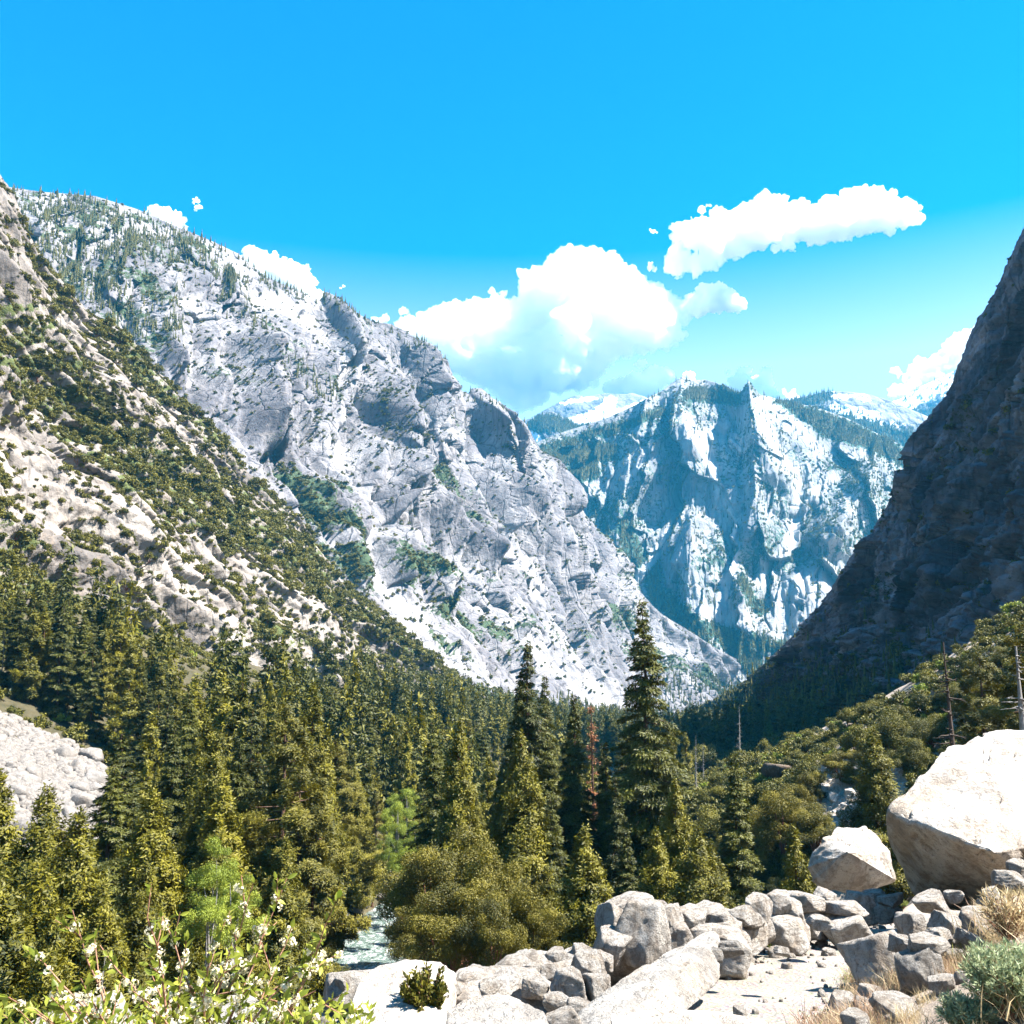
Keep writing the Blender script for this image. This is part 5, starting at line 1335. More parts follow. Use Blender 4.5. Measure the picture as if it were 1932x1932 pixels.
# ------------------------------------------------------------------ talus on the left
rows = []
tr = 0
while len(rows) < 190 and tr < 6000:
    tr += 1
    px = RG.uniform(-20, 214); py = RG.uniform(1338, 1600)
    if not in_poly(np.array([px]), np.array([py]), TALUS)[0]: continue
    r = RG.uniform(5, 13) + 20 * RG.random() ** 5
    if any((px - a) ** 2 + ((py - b) * 1.5) ** 2 < (0.62 * (r + c)) ** 2 for a, b, c in rows): continue
    rows.append((px, py, r))
for px, py, r in rows + [(58, 1585, 44), (30, 1500, 20), (150, 1520, 22), (168, 1560, 26), (60, 1470, 22), (120, 1430, 22)]:
    P = hit_ground(px, py, 60, 400)
    s = r / FOC * P.y
    put_rock(P.x, P.y, P.z + s * 0.25, s * 1.25, s * 1.15, s * 0.85, 'talus', 'talus_boulder')
tal = [bpy.data.objects.new('talus_shape', m) for m in BL['talus'][:5]]
n = 9000
q = at_np(RG.uniform(-60, 240, n), np.full(n, 1240.0), RG.uniform(110, 260, n))
X, Y = q[:, 0], q[:, 1]; Z = ground_z(X, Y)
a, b = project(np.stack([X, Y, Z], 1))
ok = in_poly(a, b, TALUS) & (Y < 250)
pts = np.stack([X, Y, Z + 0.1], 1)[ok]
gn_scatter('talus_rubble', pts, RG.uniform(0.3, 1.2, len(pts)), RG.random(len(pts)) * 6.28, RG.integers(0, 5, len(pts)), tal, 'pale broken rubble between the talus boulders')
# the rubble patch and single boulders on the right slope
for px, py, r in ((1556, 1492, 12), (1590, 1478, 14), (1622, 1470, 12), (1578, 1512, 13), (1605, 1500, 11), (1640, 1500, 9), (1560, 1530, 9), (1590, 1540, 10), (1620, 1530, 12), (1640, 1550, 8), (1690, 1470, 9), (1720, 1465, 8), (1660, 1462, 8), (1598, 1558, 10), (1820, 1400, 9), (1838, 1392, 10), (1340, 1575, 12), (1325, 1590, 10), (1545, 1478, 8)):
    P = hit_ground(px, py, 20, 400); s = r / FOC * P.y
    put_rock(P.x, P.y, P.z + s * 0.3, s * 1.35, s * 1.2, s, 'grey' if r < 11 else 'near', 'boulder')
P = hit_ground(1468, 1470, 60, 500); s = 36 / FOC * P.y
M['brown_rock'] = granite('brown_granite', (0.10, 0.075, 0.055), (0.16, 0.12, 0.09), (0.05, 0.04, 0.03), (0.12, 0.08, 0.05), 0.3)
BL['brown'] = [boulder_mesh(999, 4, 12, 0.05, 0.05, M['brown_rock'])]
put_rock(P.x, P.y, P.z + s * 0.35, s * 1.1, s * 0.9, s * 0.6, 'brown', 'boulder')
n = 1400
px = RG.uniform(1535, 1760, n); py = RG.uniform(1450, 1600, n)
hp = np.array([hit_ground(a, b, 20, 300) for a, b in zip(px, py)])
rub = [bpy.data.objects.new('rubble_shape', m) for m in BL['stone'][:5]]
gn_scatter('slope_rubble', hp, RG.uniform(2, 7, n) / FOC * hp[:, 1], RG.random(n) * 6.28, RG.integers(0, 5, n), rub, 'grey rubble between the bushes on the right slope')
# rocks in and beside the river
for px, py, r in ((668, 1725, 9), (690, 1712, 12), (722, 1705, 10), (652, 1760, 8), (700, 1735, 7), (670, 1775, 10), (735, 1718, 9), (640, 1790, 9), (716, 1750, 6), (655, 1740, 8)):
    P = hit_ground(px, py, 60, 300); s = r / FOC * P.y
    put_rock(P.x, P.y, P.z + 0.9, s * 1.3, s * 1.2, s * 0.9, 'talus', 'river_boulder')

# ================================================================== GRASS, SAGE, THE FLOWERING SHRUB
M['dry'] = leaf_mat('dry_grass', (0.30, 0.22, 0.11), (0.58, 0.47, 0.28), 0.3)
M['red'] = leaf_mat('red_grass', (0.26, 0.15, 0.09), (0.46, 0.33, 0.22), 0.3)
M['green'] = leaf_mat('green_grass', (0.14, 0.17, 0.04), (0.36, 0.38, 0.10), 0.35)
M['sage'] = leaf_mat('sage_leaves', (0.22, 0.27, 0.13), (0.46, 0.50, 0.30), 0.3)
M['leaf'] = leaf_mat('cherry_leaves', (0.10, 0.14, 0.012), (0.34, 0.36, 0.05), 0.45, 0.45, 0.4)
M['petal'] = leaf_mat('cream_petals', (0.62, 0.55, 0.34), (0.85, 0.80, 0.62), 0.4)
M['twig'] = bark_mat('red_twig', (0.16, 0.08, 0.05), (0.36, 0.20, 0.13))
def tuft(seed, n=90, h=0.3, spread=0.12, w=0.006, mat=None, lean=0.5):
    rng = np.random.default_rng(seed)
    b = np.stack([rng.normal(0, spread, n), rng.normal(0, spread, n), np.zeros(n)], 1)
    d = np.stack([rng.normal(0, lean, n), rng.normal(0, lean, n), np.ones(n)], 1); d /= np.linalg.norm(d, axis=1, keepdims=True)
    L = h * rng.uniform(0.5, 1.2, n)[:, None]
    s = np.cross(d, rng.normal(0, 1, (n, 3))); s /= np.linalg.norm(s, axis=1, keepdims=True)
    bend = np.stack([d[:, 0], d[:, 1], -0.3 * np.ones(n)], 1) * 0.25
    q = [b - s * w * 0.5, b + s * w * 0.5, b + d * L * 0.55 + s * w * 0.4, b + d * L * 0.55 - s * w * 0.4, b + (d + bend) * L]
    V = np.stack(q, 1).reshape(-1, 3)
    i = np.arange(n)[:, None] * 5
    F = np.concatenate([i + np.array([[0, 1, 2, 3]]), i + np.array([[3, 2, 4, 4]])])
    F = np.concatenate([i + np.array([[0, 1, 2, 3]])])
    F2 = i + np.array([[3, 2, 4]])
    # quads and triangles kept as triangles
    T = np.concatenate([F[:, [0, 1, 2]], F[:, [0, 2, 3]], F2])
    return mesh_np('tuft', V, T, (mat,), False, {'tint': np.repeat(rng.random(n), 5)})
tf = [bpy.data.objects.new('tuft_shape', tuft(10 + i, 80, 0.22, 0.09, 0.005, m)) for i, m in enumerate((M['dry'], M['dry'], M['red'], M['green']))]
def c_grass(x, y):
    e, i = eo_io(x, y)
    return (i > -0.18) & (RG.random(len(x)) < np.clip(0.25 + 1.4 * fbm(x / 0.7, y / 0.7, 3, 150), 0, 1) * np.where(i < 0.9, 0.55, 0.8))
gp = scatter_fine(32000, (1.0, 11), (3.0, 17), c_grass)
zone = fbm(gp[:, 0] / 1.1, gp[:, 1] / 1.1, 2, 151)
ti = np.where(zone > 0.25, 3, np.where(RG.random(len(gp)) < 0.12, 2, RG.integers(0, 2, len(gp))))
_, io_ = eo_io(gp[:, 0], gp[:, 1])
ti = np.where((io_ < 0.7) & (gp[:, 1] < 8.5) & (RG.random(len(gp)) < 0.45), 2, ti)
gn_scatter('dry_grass', gp, RG.uniform(0.3, 1.05, len(gp)) * np.where(io_ < 0.7, 0.7, 1.0), RG.random(len(gp)) * 6.28, ti, tf, 'dry straw and reddish grass on the bank above the trail')

def bush_parts(seed, R, Hh, nst, leaf_l, leaf_w, per, mat, lm, spread=0.75):
    rng = np.random.default_rng(seed)
    tub, LP, LD = [], [], []
    for k in range(nst):
        a = rng.random() * 6.28; r = R * math.sqrt(rng.random()) * spread
        tip = np.array([r * math.cos(a), r * math.sin(a), Hh * (0.65 + 0.45 * rng.random()) * (1 - 0.35 * (r / R) ** 2)])
        q = np.linspace(0, 1, 6)[:, None]
        b = tip * q + np.array([0, 0, 1]) * (q * (1 - q)) * 0.2 * Hh + rng.normal(0, 0.015 * R, (6, 3)) * q
        tub.append(tube_np(b, 0.006 * (1.2 - q[:, 0]) * max(1, R), 4))
        u = 0.3 + 0.7 * rng.random(per) ** 0.8
        P = np.stack([np.interp(u, q[:, 0], b[:, c]) for c in range(3)], 1) + rng.normal(0, 0.025 * R, (per, 3))
        LP.append(P); LD.append(np.tile(tip / np.linalg.norm(tip), (per, 1)))
    LP, LD = np.concatenate(LP), np.concatenate(LD)
    V, F = cards(LP, LD, leaf_l * rng.uniform(0.6, 1.2, len(LP)), leaf_w, rng, 0.7)
    return merge(tub), (V, F, np.repeat(rng.random(len(LP)), 4))
def place_bush(name, px, py, R, Hh, seed, lm, nst=70, ll=0.05, lw=0.014, per=34, d0=2.5, d1=40, stemmat='twig'):
    P = hit_ground(px, py, d0, d1)
    st, lf = bush_parts(seed, R, Hh, nst, ll, lw, per, None, None)
    e = empty(name, (P.x, P.y, P.z - 0.02))
    link('stems', mesh_np('stems', st[0], st[1], (M[stemmat],)), e)
    link('foliage', mesh_np('foliage', lf[0], lf[1], (M[lm],), False, {'tint': lf[2]}), e)
    THINGS.append(dict(o=e, kind=name, px=px, py=py - 0.5 * Hh / P.y * FOC, D=P.y, size=2 * R / P.y * FOC, w=R, hero=True))
    return e
BUSHES = [('sage_bush', 1905, 1925, 0.24, 0.30, 31, 'sage', 150, 0.032, 0.006, 100), ('sage_bush', 1830, 1950, 0.16, 0.16, 32, 'sage', 90, 0.03, 0.006, 70), ('sage_bush', 1905, 1600, 0.55, 0.50, 33, 'sage', 110, 0.04, 0.008, 60),
          ('grass_clump', 1706, 1712, 0.28, 0.26, 34, 'green', 70, 0.07, 0.012, 24), ('grass_clump', 1610, 1668, 0.30, 0.34, 35, 'dry', 60, 0.08, 0.010, 22), ('grass_clump', 1830, 1660, 0.32, 0.36, 36, 'green', 60, 0.08, 0.010, 22), ('small_bush', 800, 1960, 0.16, 0.34, 37, 'oak', 60, 0.03, 0.014, 60), ('grass_clump', 1745, 1640, 0.18, 0.4, 38, 'dry', 30, 0.09, 0.008, 16),
          ('grass_clump', 1905, 1780, 0.2, 0.3, 39, 'dry', 50, 0.07, 0.008, 18), ('sage_bush', 1650, 1660, 0.34, 0.30, 40, 'sage', 110, 0.04, 0.008, 60)]
for nm, px, py, R, Hh, sd, lm, nst, ll, lw, per in BUSHES:
    place_bush(nm, px, py, R, Hh, sd, lm, nst, ll, lw, per)

def flowering_shrub():
    base = at(360, 2190, 3.1)
    root = empty('flowering_shrub', base)
    rng = np.random.default_rng(77)
    tips = [(42, 1786), (62, 1900), (100, 1880), (132, 1716), (186, 1780), (150, 1850), (210, 1905), (280, 1668), (286, 1800), (330, 1850), (352, 1768), (300, 1730), (388, 1830), (425, 1718), (482, 1662), (438, 1790), (456, 1850), (503, 1760), (545, 1655), (560, 1740), (520, 1830), (590, 1790), (640, 1690), (618, 1800),
            (655, 1860), (588, 1862), (540, 1890), (420, 1880), (250, 1860), (470, 1900), (350, 1900), (20, 1880), (600, 1905), (680, 1900)]
    for k, (px, py) in enumerate(tips):
        D = 2.6 + 0.9 * rng.random()
        tip = np.array(at(px, py, D)) - np.array(base)
        b0 = np.array([rng.normal(0, 0.12), rng.normal(0, 0.10), 0.0])
        q = np.linspace(0, 1, 10)[:, None]
        out = tip * np.array([1, 1, 0])
        b = b0 * (1 - q) + tip * q + out * (q * (1 - q)) * -0.15 + rng.normal(0, 0.008, (10, 3)) * q
        tub = [tube_np(b, 0.006 * (1.15 - 0.9 * q[:, 0]), 6)]
        twigs = [b]
        for j in range(3):
            i0 = int(rng.integers(4, 9)); L = rng.uniform(0.06, 0.16)
            dd = (b[i0] - b[i0 - 1]); dd = dd / np.linalg.norm(dd) + rng.normal(0, 0.55, 3); dd /= np.linalg.norm(dd)
            tw = b[i0] + dd * np.linspace(0, L, 4)[:, None]
            tub.append(tube_np(tw, np.array([0.0028, 0.0024, 0.002, 0.0012]), 5)); twigs.append(tw)
        V, F = merge(tub)
        stem = link('stem', mesh_np('stem', V, F, (M['twig'],)), root)
        LV, LF, LT, o = [], [], [], 0
        FV, FF, FT, fo = [], [], [], 0
        for ti_, tw in enumerate(twigs):
            nl = 26 if ti_ == 0 else 9
            u = (0.35 + 0.65 * rng.random(nl) ** 0.7) if ti_ == 0 else rng.random(nl)
            idx_ = u * (len(tw) - 1)
            P = np.stack([np.interp(idx_, np.arange(len(tw)), tw[:, c]) for c in range(3)], 1)
            ax = tw[-1] - tw[0]; ax /= np.linalg.norm(ax)
            for p in P:
                d = ax * 0.8 + rng.normal(0, 0.6, 3); d /= np.linalg.norm(d)
                s = np.cross(d, rng.normal(0, 1, 3)); s /= np.linalg.norm(s); nrm = np.cross(d, s)
                L = rng.uniform(0.022, 0.046); W = L * 0.21
                prof = [(0, 0), (0.3, 0.85), (0.6, 0.9), (0.85, 0.45), (1, 0)]
                vs = []
                for f, ww in prof:
                    c0 = p + d * L * f - nrm * L * 0.18 * f * f
                    vs += [c0 + s * W * ww - nrm * W * 0.35 * ww * -1, c0, c0 - s * W * ww + nrm * W * 0.35 * ww]
                LV += vs
                for r_ in range(4):
                    a_ = o + r_ * 3
                    LF += [[a_, a_ + 1, a_ + 4, a_ + 3], [a_ + 1, a_ + 2, a_ + 5, a_ + 4]]
                LT += [rng.random()] * 15; o += 15
            nc = 7 if ti_ == 0 else int(rng.integers(0, 3))
            for c_ in range(nc):
                ui = (0.45 + 0.5 * rng.random()) * (len(tw) - 1)
                p0 = np.array([np.interp(ui, np.arange(len(tw)), tw[:, c]) for c in range(3)]) + rng.normal(0, 0.008, 3)
                for pt in range(int(rng.integers(14, 30))):
                    dirn = rng.normal(0, 1, 3); dirn /= np.linalg.norm(dirn)
                    c0 = p0 + dirn * 0.015 * rng.random() ** 0.4
                    s = np.cross(dirn, rng.normal(0, 1, 3)); s /= np.linalg.norm(s); t_ = np.cross(dirn, s); r_ = rng.uniform(0.004, 0.0075)
                    FV += [c0 - s * r_ * 0.4, c0 + t_ * r_ + dirn * r_ * 0.3, c0 + s * r_ * 1.2 + dirn * r_ * 0.5, c0 - t_ * r_ + dirn * r_ * 0.3]
                    FF.append([fo, fo + 1, fo + 2, fo + 3]); FT += [rng.random()] * 4; fo += 4
        link('leaves', mesh_np('leaves', LV, LF, (M['leaf'],), True, {'tint': LT}), stem)
        if FV: link('blossom', mesh_np('blossom', FV, FF, (M['petal'],), False, {'tint': FT}), stem)
    THINGS.append(dict(o=root, kind='flowering_shrub', px=350, py=1800, D=3, size=600, w=1, hero=True))
flowering_shrub()
# leaf litter of the shrub's lower growth, dense and below the frame edge
def low_growth():
    rng = np.random.default_rng(5)
    n = 3000
    P = at_np(rng.uniform(-40, 700, n), 1890 + 170 * rng.random(n) ** 0.7, rng.uniform(2.7, 3.9, n))
    V, F = cards(P, np.tile(np.array([[0, 0, 1.0]]), (n, 1)), rng.uniform(0.02, 0.045, n), 0.013, rng, 0.8)
    root = empty('leafy_shrub', tuple(at(330, 2250, 3.4)))
    o = link('foliage', mesh_np('foliage', V - np.array(root.location), F, (M['leaf'],), False, {'tint': np.repeat(rng.random(n), 4)}), root)
    tb = []
    for k in range(40):
        t_ = np.array(at(rng.uniform(-20, 690), rng.uniform(1880, 1980), rng.uniform(2.8, 3.8))) - np.array(root.location)
        q = np.linspace(0, 1, 5)[:, None]
        tb.append(tube_np(t_ * q + rng.normal(0, 0.01, (5, 3)), 0.005 * (1.2 - q[:, 0]), 5))
    V, F = merge(tb); link('stems', mesh_np('stems', V, F, (M['twig'],)), root)
    THINGS.append(dict(o=root, kind='leafy_shrub', px=330, py=1920, D=3.3, size=600, w=1, hero=True))
low_growth()

# ================================================================== CLOUDS
def cloud_mat(density):
    """a real body of droplets: an even scattering volume, no surface"""
    m = bpy.data.materials.new('cloud_white'); m.use_nodes = True
    nt = m.node_tree; nt.nodes.remove(nt.nodes["Principled BSDF"])
    vs = nt.nodes.new("ShaderNodeVolumeScatter")
    vs.inputs['Color'].default_value = (1, 1, 1, 1); vs.inputs['Density'].default_value = density; vs.inputs['Anisotropy'].default_value = 0.0
    nt.links.new(vs.outputs[0], nt.nodes["Material Output"].inputs['Volume'])
    return m
def cloud(seed, outline, D, n, rmin, rmax, label, wisp=0.25):
    """puffs filling an outline given as (px, py) corners, fused into one billowing body at its own depth"""
    rng = np.random.default_rng(seed)
    xs = [p[0] for p in outline]; ys = [p[1] for p in outline]
    V0, F0 = ICO[3]
    parts = []; k = 0; tr = 0
    while k < n and tr < n * 60:
        tr += 1
        px, py = rng.uniform(min(xs), max(xs)), rng.uniform(min(ys), max(ys))
        a, b = np.array([px]), np.array([py])
        if not in_poly(a, b, outline)[0]: continue
        dd = float(poly_dist(a, b, outline + [outline[0]])[0][0])
        if dd < rmin * wisp: continue
        r = min(rmax * rng.uniform(0.5, 1.0), max(dd * rng.uniform(0.8, 1.1), rmin))
        rw = r / FOC * D
        c = np.array(at(px, py, D + rng.normal(0, 0.5) * min(dd, 1.4 * rmax) / FOC * D))
        parts.append((c + V0 * rw * np.array([1.1, 1.0, 0.85]), F0)); k += 1
    V, F = merge(parts)
    c = V.mean(0)
    tmp = bpy.data.objects.new('tmp', mesh_np('tmp', V - c, F, (), True)); COL.objects.link(tmp)
    md = tmp.modifiers.new('r', 'REMESH'); md.mode = 'VOXEL'; md.voxel_size = max(9.0, min(26.0, rmax / FOC * D / 8))
    dg = bpy.context.evaluated_depsgraph_get(); ev = tmp.evaluated_get(dg); me = ev.to_mesh()
    nv = len(me.vertices); W = np.empty(nv * 3, F32); me.vertices.foreach_get('co', W); W = W.reshape(-1, 3)
    N = np.empty(nv * 3, F32); me.vertices.foreach_get('normal', N); N = N.reshape(-1, 3)
    nf = len(me.polygons); Fq = np.empty(len(me.loops), np.int32); me.loops.foreach_get('vertex_index', Fq); Fq = Fq.reshape(nf, -1)
    ev.to_mesh_clear(); bpy.data.objects.remove(tmp)
    s = min(1.0, rmax / 40); W0, N0 = W, N
    N = N / (np.linalg.norm(N, axis=1, keepdims=True) + 1e-9)
    x, y, z = W[:, 0] / (300 * s), W[:, 1] / (300 * s), W[:, 2] / (260 * s)
    h = 0.9 * (billow(x + 0.5 * y, z - 0.4 * y, 3, seed, 0.5) - 0.3) + 0.55 * fbm(x * 2.0, z * 2.0 + y, 5, seed + 3, 0.68)
    W = W + N * (h * 210 * s)[:, None]
    o = link('cloud', mesh_np('cloud', W, Fq, (cloud_mat(min(0.06, 0.0065 * (70 / rmax) ** 1.6)),), True), loc=c)
    tag(o, label, 'cloud', 'cumulus clouds over the canyon')
    return o
CLOUDS = [(1, [(705, 600), (740, 580), (790, 590), (850, 560), (880, 565), (925, 545), (975, 560), (985, 510), (1030, 480), (1070, 458), (1130, 462), (1180, 490), (1210, 520), (1270, 550), (1310, 570), (1300, 640), (1255, 665), (1200, 670), (1150, 690), (1110, 740), (1050, 750), (985, 785), (940, 760), (880, 720), (820, 690), (780, 650), (740, 620)], 13800, 300, 9, 62, 'largest white cumulus bank rising behind the left canyon wall'),
          (2, [(1215, 490), (1262, 460), (1260, 420), (1300, 410), (1330, 385), (1390, 385), (1440, 355), (1475, 364), (1520, 378), (1560, 366), (1620, 352), (1680, 350), (1735, 385), (1740, 430), (1720, 448), (1650, 440), (1590, 460), (1540, 468), (1500, 478), (1440, 470), (1390, 490), (1330, 520), (1270, 530), (1225, 510)], 13800, 120, 7, 40, 'long white cloud streak high in the sky on the right'),
          (3, [(1290, 560), (1340, 525), (1375, 530), (1395, 555), (1418, 570), (1400, 590), (1360, 590), (1320, 605), (1290, 590)], 13700, 34, 6, 26, 'small puffy cloud touching the right end of the big cloud bank'),
          (4, [(1130, 730), (1165, 700), (1210, 672), (1250, 682), (1275, 710), (1290, 740), (1250, 790), (1180, 790), (1140, 770)], 14200, 36, 7, 34, 'round white cloud low behind the summit of the middle peak'),
          (5, [(1362, 705), (1385, 690), (1420, 680), (1450, 695), (1470, 730), (1520, 735), (1548, 745), (1520, 790), (1440, 790), (1380, 760)], 14200, 36, 6, 26, 'white cloud low behind the pointed spire of the middle peak'),
          (6, [(1670, 740), (1690, 700), (1730, 670), (1770, 660), (1790, 635), (1830, 612), (1900, 600), (1900, 740), (1800, 780), (1700, 770)], 14200, 60, 8, 40, 'white cloud cut off by the shaded cliff on the right'),
          (7, [(268, 392), (300, 386), (335, 395), (354, 410), (352, 440), (340, 470), (290, 450), (260, 410)], 13600, 24, 6, 22, 'small flat white cloud peeking over the wooded shoulder'),
          (8, [(362, 378), (374, 370), (386, 378), (380, 395), (368, 404)], 13600, 9, 3, 7, 'tiny wisp of cloud alone above the left ridge'),
          (9, [(445, 470), (480, 462), (520, 478), (552, 480), (590, 505), (625, 540), (625, 600), (540, 600), (470, 540)], 13600, 44, 7, 34, 'white cloud rising behind the crest of the left canyon wall'),
          (10, [(632, 542), (650, 537), (662, 544), (648, 548)], 13600, 5, 2, 4, 'thin shred of cloud beside the crest of the left wall'),
          (11, [(1222, 432), (1238, 428), (1244, 440), (1230, 444)], 13800, 5, 2, 5, 'tiny shred of cloud left of the long cloud streak'),
          (12, [(1285, 700), (1310, 690), (1320, 705), (1310, 730), (1280, 730)], 14300, 9, 4, 12, 'small cloud tuft left of the middle peak summit')]
for sd, ol, D, n, r0, r1, lb in CLOUDS:
    cloud(sd, ol, D, n, r0, r1, lb)

# ================================================================== LABELS
ORD = ('first second third fourth fifth sixth seventh eighth ninth tenth eleventh twelfth thirteenth fourteenth fifteenth sixteenth seventeenth eighteenth nineteenth twentieth '
       'twenty-first twenty-second twenty-third twenty-fourth twenty-fifth twenty-sixth twenty-seventh twenty-eighth twenty-ninth thirtieth thirty-first thirty-second thirty-third thirty-fourth thirty-fifth').split()
def zone_labels(things, cell, cat, group):
    """cell(t) -> (noun phrase, place phrase). Things of one cell are told apart by their order from the left"""
    cells = {}
    for t in things: cells.setdefault(cell(t), []).append(t)
    for (noun, place), ts in cells.items():
        ts.sort(key=lambda t: t['px'])
        for i, t in enumerate(ts):
            if len(ts) == 1: lb = f'{noun} {place}'
            elif i == 0: lb = f'{noun}, leftmost {place}'
            elif i == len(ts) - 1: lb = f'{noun}, rightmost {place}'
            else: lb = f'{noun}, {ORD[min(i, 34)]} from left {place}'
            tag(t['o'], lb, cat, group)
def band(v, steps, names):
    for s_, n_ in zip(steps, names):
        if v < s_: return n_
    return names[-1]
HERO = {('fir_tree', 1220): 'tallest dark fir of the scene, spire rising right of the centre', ('fir_tree', 990): 'second tallest fir, narrow dark spire left of the tallest fir',
        ('fir_tree', 1085): 'dark fir with bare lower trunk between the two tallest firs', ('cedar_tree', 988): 'dense cedar standing right in front of the second tallest fir',
        ('dead_tree', 1120): 'dead conifer with rust red needles just left of the tallest fir', ('dead_tree', 1778): 'bare dark snag standing above the great boulder on the right', ('dead_tree', 1915): 'pale leafless tree at the right edge above the great boulder',
        ('dead_tree', 1390): 'grey dead conifer against the dark foot of the shaded cliff', ('fir_tree', 246): 'broad drooping fir at the right end of the pale talus', ('fir_tree', 1385): 'dark fir right of the tallest fir, before the scrub slope',
        ('cedar_tree', 20): 'yellow green cedar at the left edge just under the pale talus', ('cedar_tree', 88): 'pointed cedar in the middle under the pale talus', ('cedar_tree', 148): 'broad cedar under the right part of the pale talus'}
done = set()
for t in THINGS:
    k = (t['kind'], t['px'])
    if k in HERO: tag(t['o'], HERO[k], 'tree', 'conifers of the canyon floor'); done.add(id(t))
NOUN = {'cedar_tree': 'yellow green cedar', 'fir_tree': 'dark fir', 'pine_tree': 'loose olive pine', 'dead_tree': 'dead conifer'}
COLS = ([225, 370, 500, 640, 780, 940, 1150, 1330, 5000], ['by the pale talus', 'right of the pale talus', 'left of the big pines', 'among the big pines', 'around the river gap', 'above the round oaks', 'by the second tallest fir', 'by the tallest fir', 'before the scrub slope'])
def tree_cell(t):
    if t['py'] < 900 and t['D'] > 400 and t['px'] < 300: return ('small dark fir', 'in the clump high on the left hillside')
    sz = 'large' if t['size'] > 420 else 'tall' if t['size'] > 230 else 'small' if t['size'] > 110 else 'tiny'
    if t['kind'] == 'dead_tree': return (f'{sz} dead conifer', band(t['px'], *COLS))
    return (f"{sz} {NOUN[t['kind']]}", band(t['D'], [90, 125, 175, 260, 9999], ['in nearest row', 'in second row', 'in middle rows', 'in back rows', 'in farthest rows']) + ' ' + band(t['px'], *COLS))
zone_labels([t for t in THINGS if t['kind'] in NOUN and id(t) not in done], tree_cell, 'tree', 'conifers of the canyon floor')
hill = [t for t in THINGS if t['kind'] == 'oak_shrub' and t['px'] < 1000 and t['D'] > 200 and t['py'] < 1450]
def hill_cell(t):
    sz = 'large round' if t['size'] > 34 else 'middling' if t['size'] > 27 else 'small'
    return (f'{sz} olive oak shrub', band(t['py'], [620, 740, 830, 920, 1010, 1100, 1200, 3000], ['near the crest', 'above the firs', 'level with the firs', 'below the firs', 'on middle slabs', 'under middle slabs', 'on lower slabs', 'above the forest']) + ', ' + band(t['px'], [130, 260, 400, 560, 5000], ['far left part', 'left part', 'middle part', 'right part', 'far right part']) + ' of hill')
zone_labels(hill, hill_cell, 'shrub', 'oaks dotting the left hillside')
hid = {id(t) for t in hill}
slope = [t for t in THINGS if t['kind'] == 'oak_shrub' and id(t) not in hid]
def slope_cell(t):
    return ('large scrub oak' if t['size'] > 66 else 'small scrub oak', band(t['py'], [1300, 1360, 1420, 1480, 1560, 3000], ['on top rim', 'in the upper part', 'in the middle', 'above the rubble', 'beside the rubble', 'at the bottom']) + ' of slope' + band(t['px'], [1450, 1600, 1750, 5000], [', far left', ', left', ', right', ', far right']))
zone_labels(slope, slope_cell, 'shrub', 'scrub oaks on the right slope')
zone_labels([t for t in THINGS if t['kind'] == 'willow_tree'], lambda t: ('bright yellow green willow', band(t['px'], [500, 760, 5000], ['behind the flowering shrub', 'beside the river', 'in the gap behind the river'])), 'tree', 'willows near the river')
zone_labels([t for t in THINGS if t['kind'] == 'oak_tree'], lambda t: ('round bushy oak', 'in the clump right of the river'), 'tree', 'round oaks right of the river')
def talus_cell(t):
    return ('huge pale block' if t['size'] > 46 else 'large pale block' if t['size'] > 26 else 'mid-sized pale block' if t['size'] > 19 else 'small pale block', band(t['py'], [1400, 1450, 1500, 1550, 3000], ['along the top edge', 'in the upper band', 'in the middle band', 'in the lower band', 'along the bottom edge']) + ' of the talus' + band(t['px'], [75, 145, 5000], [', left end', ', middle', ', right end']))
zone_labels([t for t in THINGS if t['kind'] == 'talus_boulder'], talus_cell, 'boulder', 'boulders of the left talus')
def wall_cell(t):
    return ('big angular wall stone' if t['size'] > 75 else 'mid-sized wall stone' if t['size'] > 48 else 'small wall stone', band(t['px'], [900, 1000, 1100, 1180, 1260, 1350, 1450, 1560, 5000], ['by the pale left slab', 'right of the left slab', 'left of the tall heap', 'in left heap side', 'in the tall heap', 'right of the tall heap', 'halfway to the boulders', 'towards the second boulder', 'below the second boulder']) + band(t['py'], [1712, 1748, 1800, 1850, 3000], [', top course', ', upper course', ', middle course', ', lower course', ', bottom course']))
zone_labels([t for t in THINGS if t['kind'] == 'wall_stone'], wall_cell, 'stone', 'stones of the rough wall along the trail')
zone_labels([t for t in THINGS if t['kind'] == 'rock'], lambda t: ('large granite rock' if t['size'] > 90 else 'mid-sized granite rock' if t['size'] > 50 else 'small granite rock', band(t['px'], [1450, 1640, 1800, 5000], ['on the trail surface', 'at the inner trail edge', 'below the great boulder', 'at the right edge']) + band(t['py'], [1750, 1820, 1880, 3000], [', farthest part', ', middle part', ', near part', ', nearest part'])), 'rock', 'rocks beside the trail')
zone_labels([t for t in THINGS if t['kind'] == 'stone'], lambda t: ('larger loose stone' if t['size'] > 40 else 'small loose stone', band(t['px'], [900, 1100, 1250, 1400, 1550, 1700, 5000], ['by the left slab', 'below the low wall', 'beside the long slab', 'on the trail right of the long slab', 'in the middle of the trail', 'at the inner trail edge', 'on the right bank']) + band(t['py'], [1740, 1800, 1860, 3000], [', far away', ', farther off', ', close by', ', nearest'])), 'stone', 'loose stones on the trail')
zone_labels([t for t in THINGS if t['kind'] == 'river_boulder'], lambda t: ('pale rock', 'in the foaming river' + band(t['py'], [1722, 1750, 3000], [', upstream end', ', middle', ', nearest end'])), 'rock', 'rocks in the river')
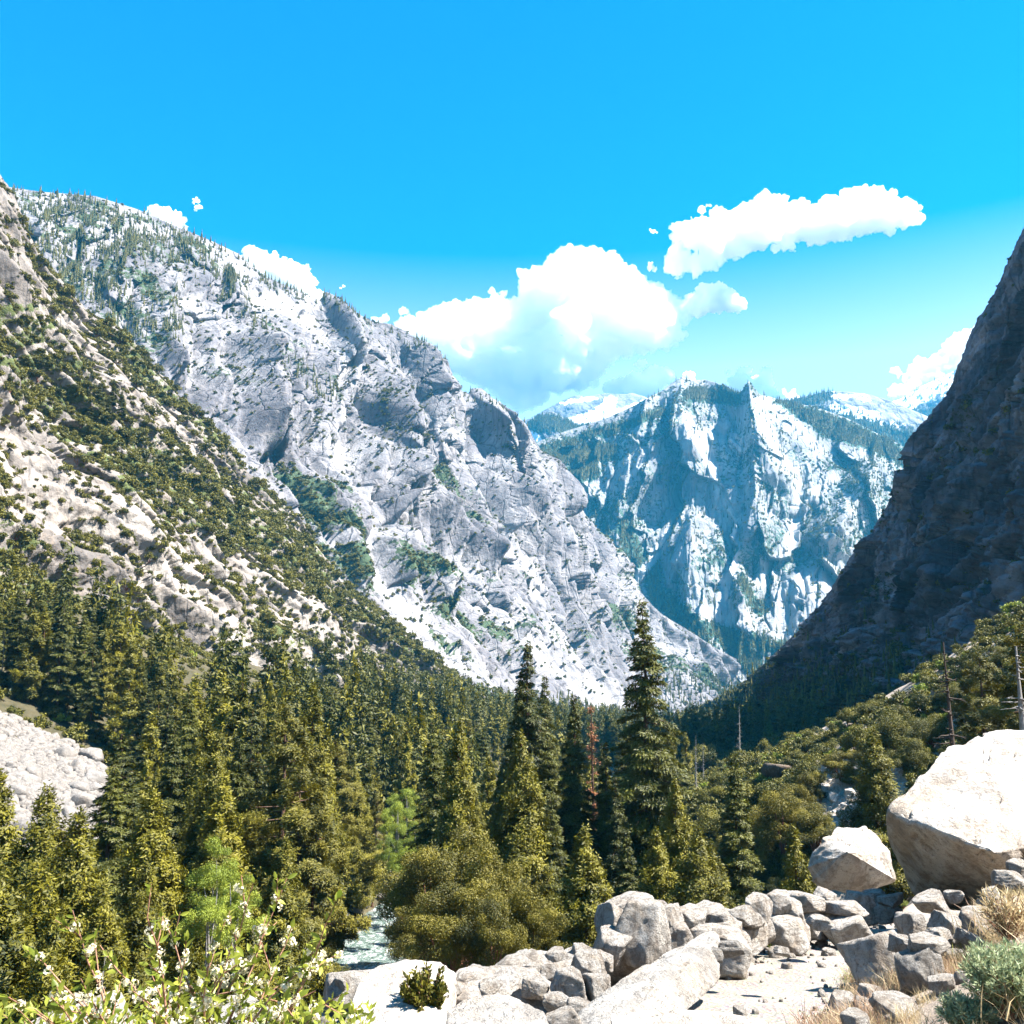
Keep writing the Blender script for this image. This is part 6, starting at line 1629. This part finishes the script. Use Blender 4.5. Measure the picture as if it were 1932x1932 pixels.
HB = {'boulder': [((1850, 1560), 'great pale boulder with shaded brown front at the right edge'), ((1600, 1630), 'second boulder, rounded and pale, left of the great boulder'), ((200, 1960), 'grey boulder under the left part of the flowering shrub'), ((470, 1960), 'grey boulder behind the right part of the flowering shrub'), ((1468, 1470), 'dark brown boulder poking out of the scrub slope')]}
bl = [t for t in THINGS if t['kind'] == 'boulder']
for (hx, hy), lb in HB['boulder']:
    t = min((t for t in bl if 'label' not in t['o']), key=lambda t: (t['px'] - hx) ** 2 + (t['py'] - hy) ** 2 - (4e4 if t.get('hero') else 0))
    tag(t['o'], lb, 'boulder')
zone_labels([t for t in bl if 'label' not in t['o']], lambda t: ('grey boulder' if t['size'] < 28 else 'larger pale boulder', band(t['px'], [1400, 1575, 1610, 1660, 1760, 5000], ['among the trees left of the scrub slope', 'left in the rubble patch', 'amid the rubble patch', 'right in the rubble patch', 'above the rubble patch', 'high above the great boulder']) + band(t['py'], [1480, 1520, 3000], ['', ', middle part', ', lower part'])), 'boulder', 'boulders on the scrub slope')
sl = sorted([t for t in THINGS if t['kind'] == 'slab'], key=lambda t: t['px'])
SLB = {'long': (1220, 1850, 'long tilted grey slab leaning against the stone wall'), 'left': (770, 1870, 'white sunlit slab left of the low wall'), 'mid': (950, 1940, 'grey slab at the bottom edge right of the small bush'), 'bot': (1320, 1940, 'flat pale slab step at the bottom of the trail')}
for hx, hy, lb in SLB.values():
    t = min((t for t in sl if 'label' not in t['o']), key=lambda t: (t['px'] - hx) ** 2 + (t['py'] - hy) ** 2)
    tag(t['o'], lb, 'slab', 'granite slabs by the trail')
OTHER = {'sage_bush': [(1905, 1925, 'pale green sage bush in the bottom right corner'), (1830, 1950, 'low sage bush at the bottom edge'), (1905, 1600, 'sage bush on the shoulder of the great boulder'), (1650, 1660, 'sage bush between the two boulders')],
         'grass_clump': [(1706, 1712, 'yellow green grass clump below the great boulder'), (1610, 1668, 'dry grass clump at the foot of the second boulder'), (1830, 1660, 'green grass clump against the great boulder'), (1745, 1640, 'tall dry stalks before the great boulder'), (1905, 1780, 'dry straw clump above the corner sage bush')],
         'small_bush': [(800, 1960, 'small dark green bush growing before the white slab')], 'flowering_shrub': [(350, 1800, 'leafy shrub with cream blossom filling the bottom left corner')], 'leafy_shrub': [(330, 1920, 'low mass of bright leaves under the flowering stems')]}
for t in THINGS:
    for hx, hy, lb in OTHER.get(t['kind'], ()):
        if t['px'] == hx and 'label' not in t['o'] and abs(t['py'] - hy) < 130: tag(t['o'], lb, {'sage_bush': 'bush', 'grass_clump': 'grass', 'small_bush': 'bush'}.get(t['kind'], 'shrub'))
for n_, lb in (('hills', 'pale granite canyon wall on the left'), ('hills.001', 'granite peak closing the canyon'), ('hills.002', 'snowy range far left of the peak'), ('hills.003', 'dark wooded ridge before the snowy range'), ('hills.004', 'wooded hill with snow right of the peak'), ('hills.005', 'snow streaked range beside the shaded cliff'), ('hills.006', 'near rocky hillside on the left'), ('hills.007', 'shaded cliff on the right')):
    if n_ in bpy.data.objects: bpy.data.objects[n_]['label'] = lb
_l = {}
for t in THINGS:
    l_ = t['o'].get('label'); _l.setdefault(l_, []).append(t['o'].name)
print('unlabelled', len(_l.get(None, [])), 'repeated', {k: len(v) for k, v in _l.items() if len(v) > 1}, 'long', [k for k in _l if k and len(k.replace('-', ' ').split()) > 16], 'n', len(THINGS))
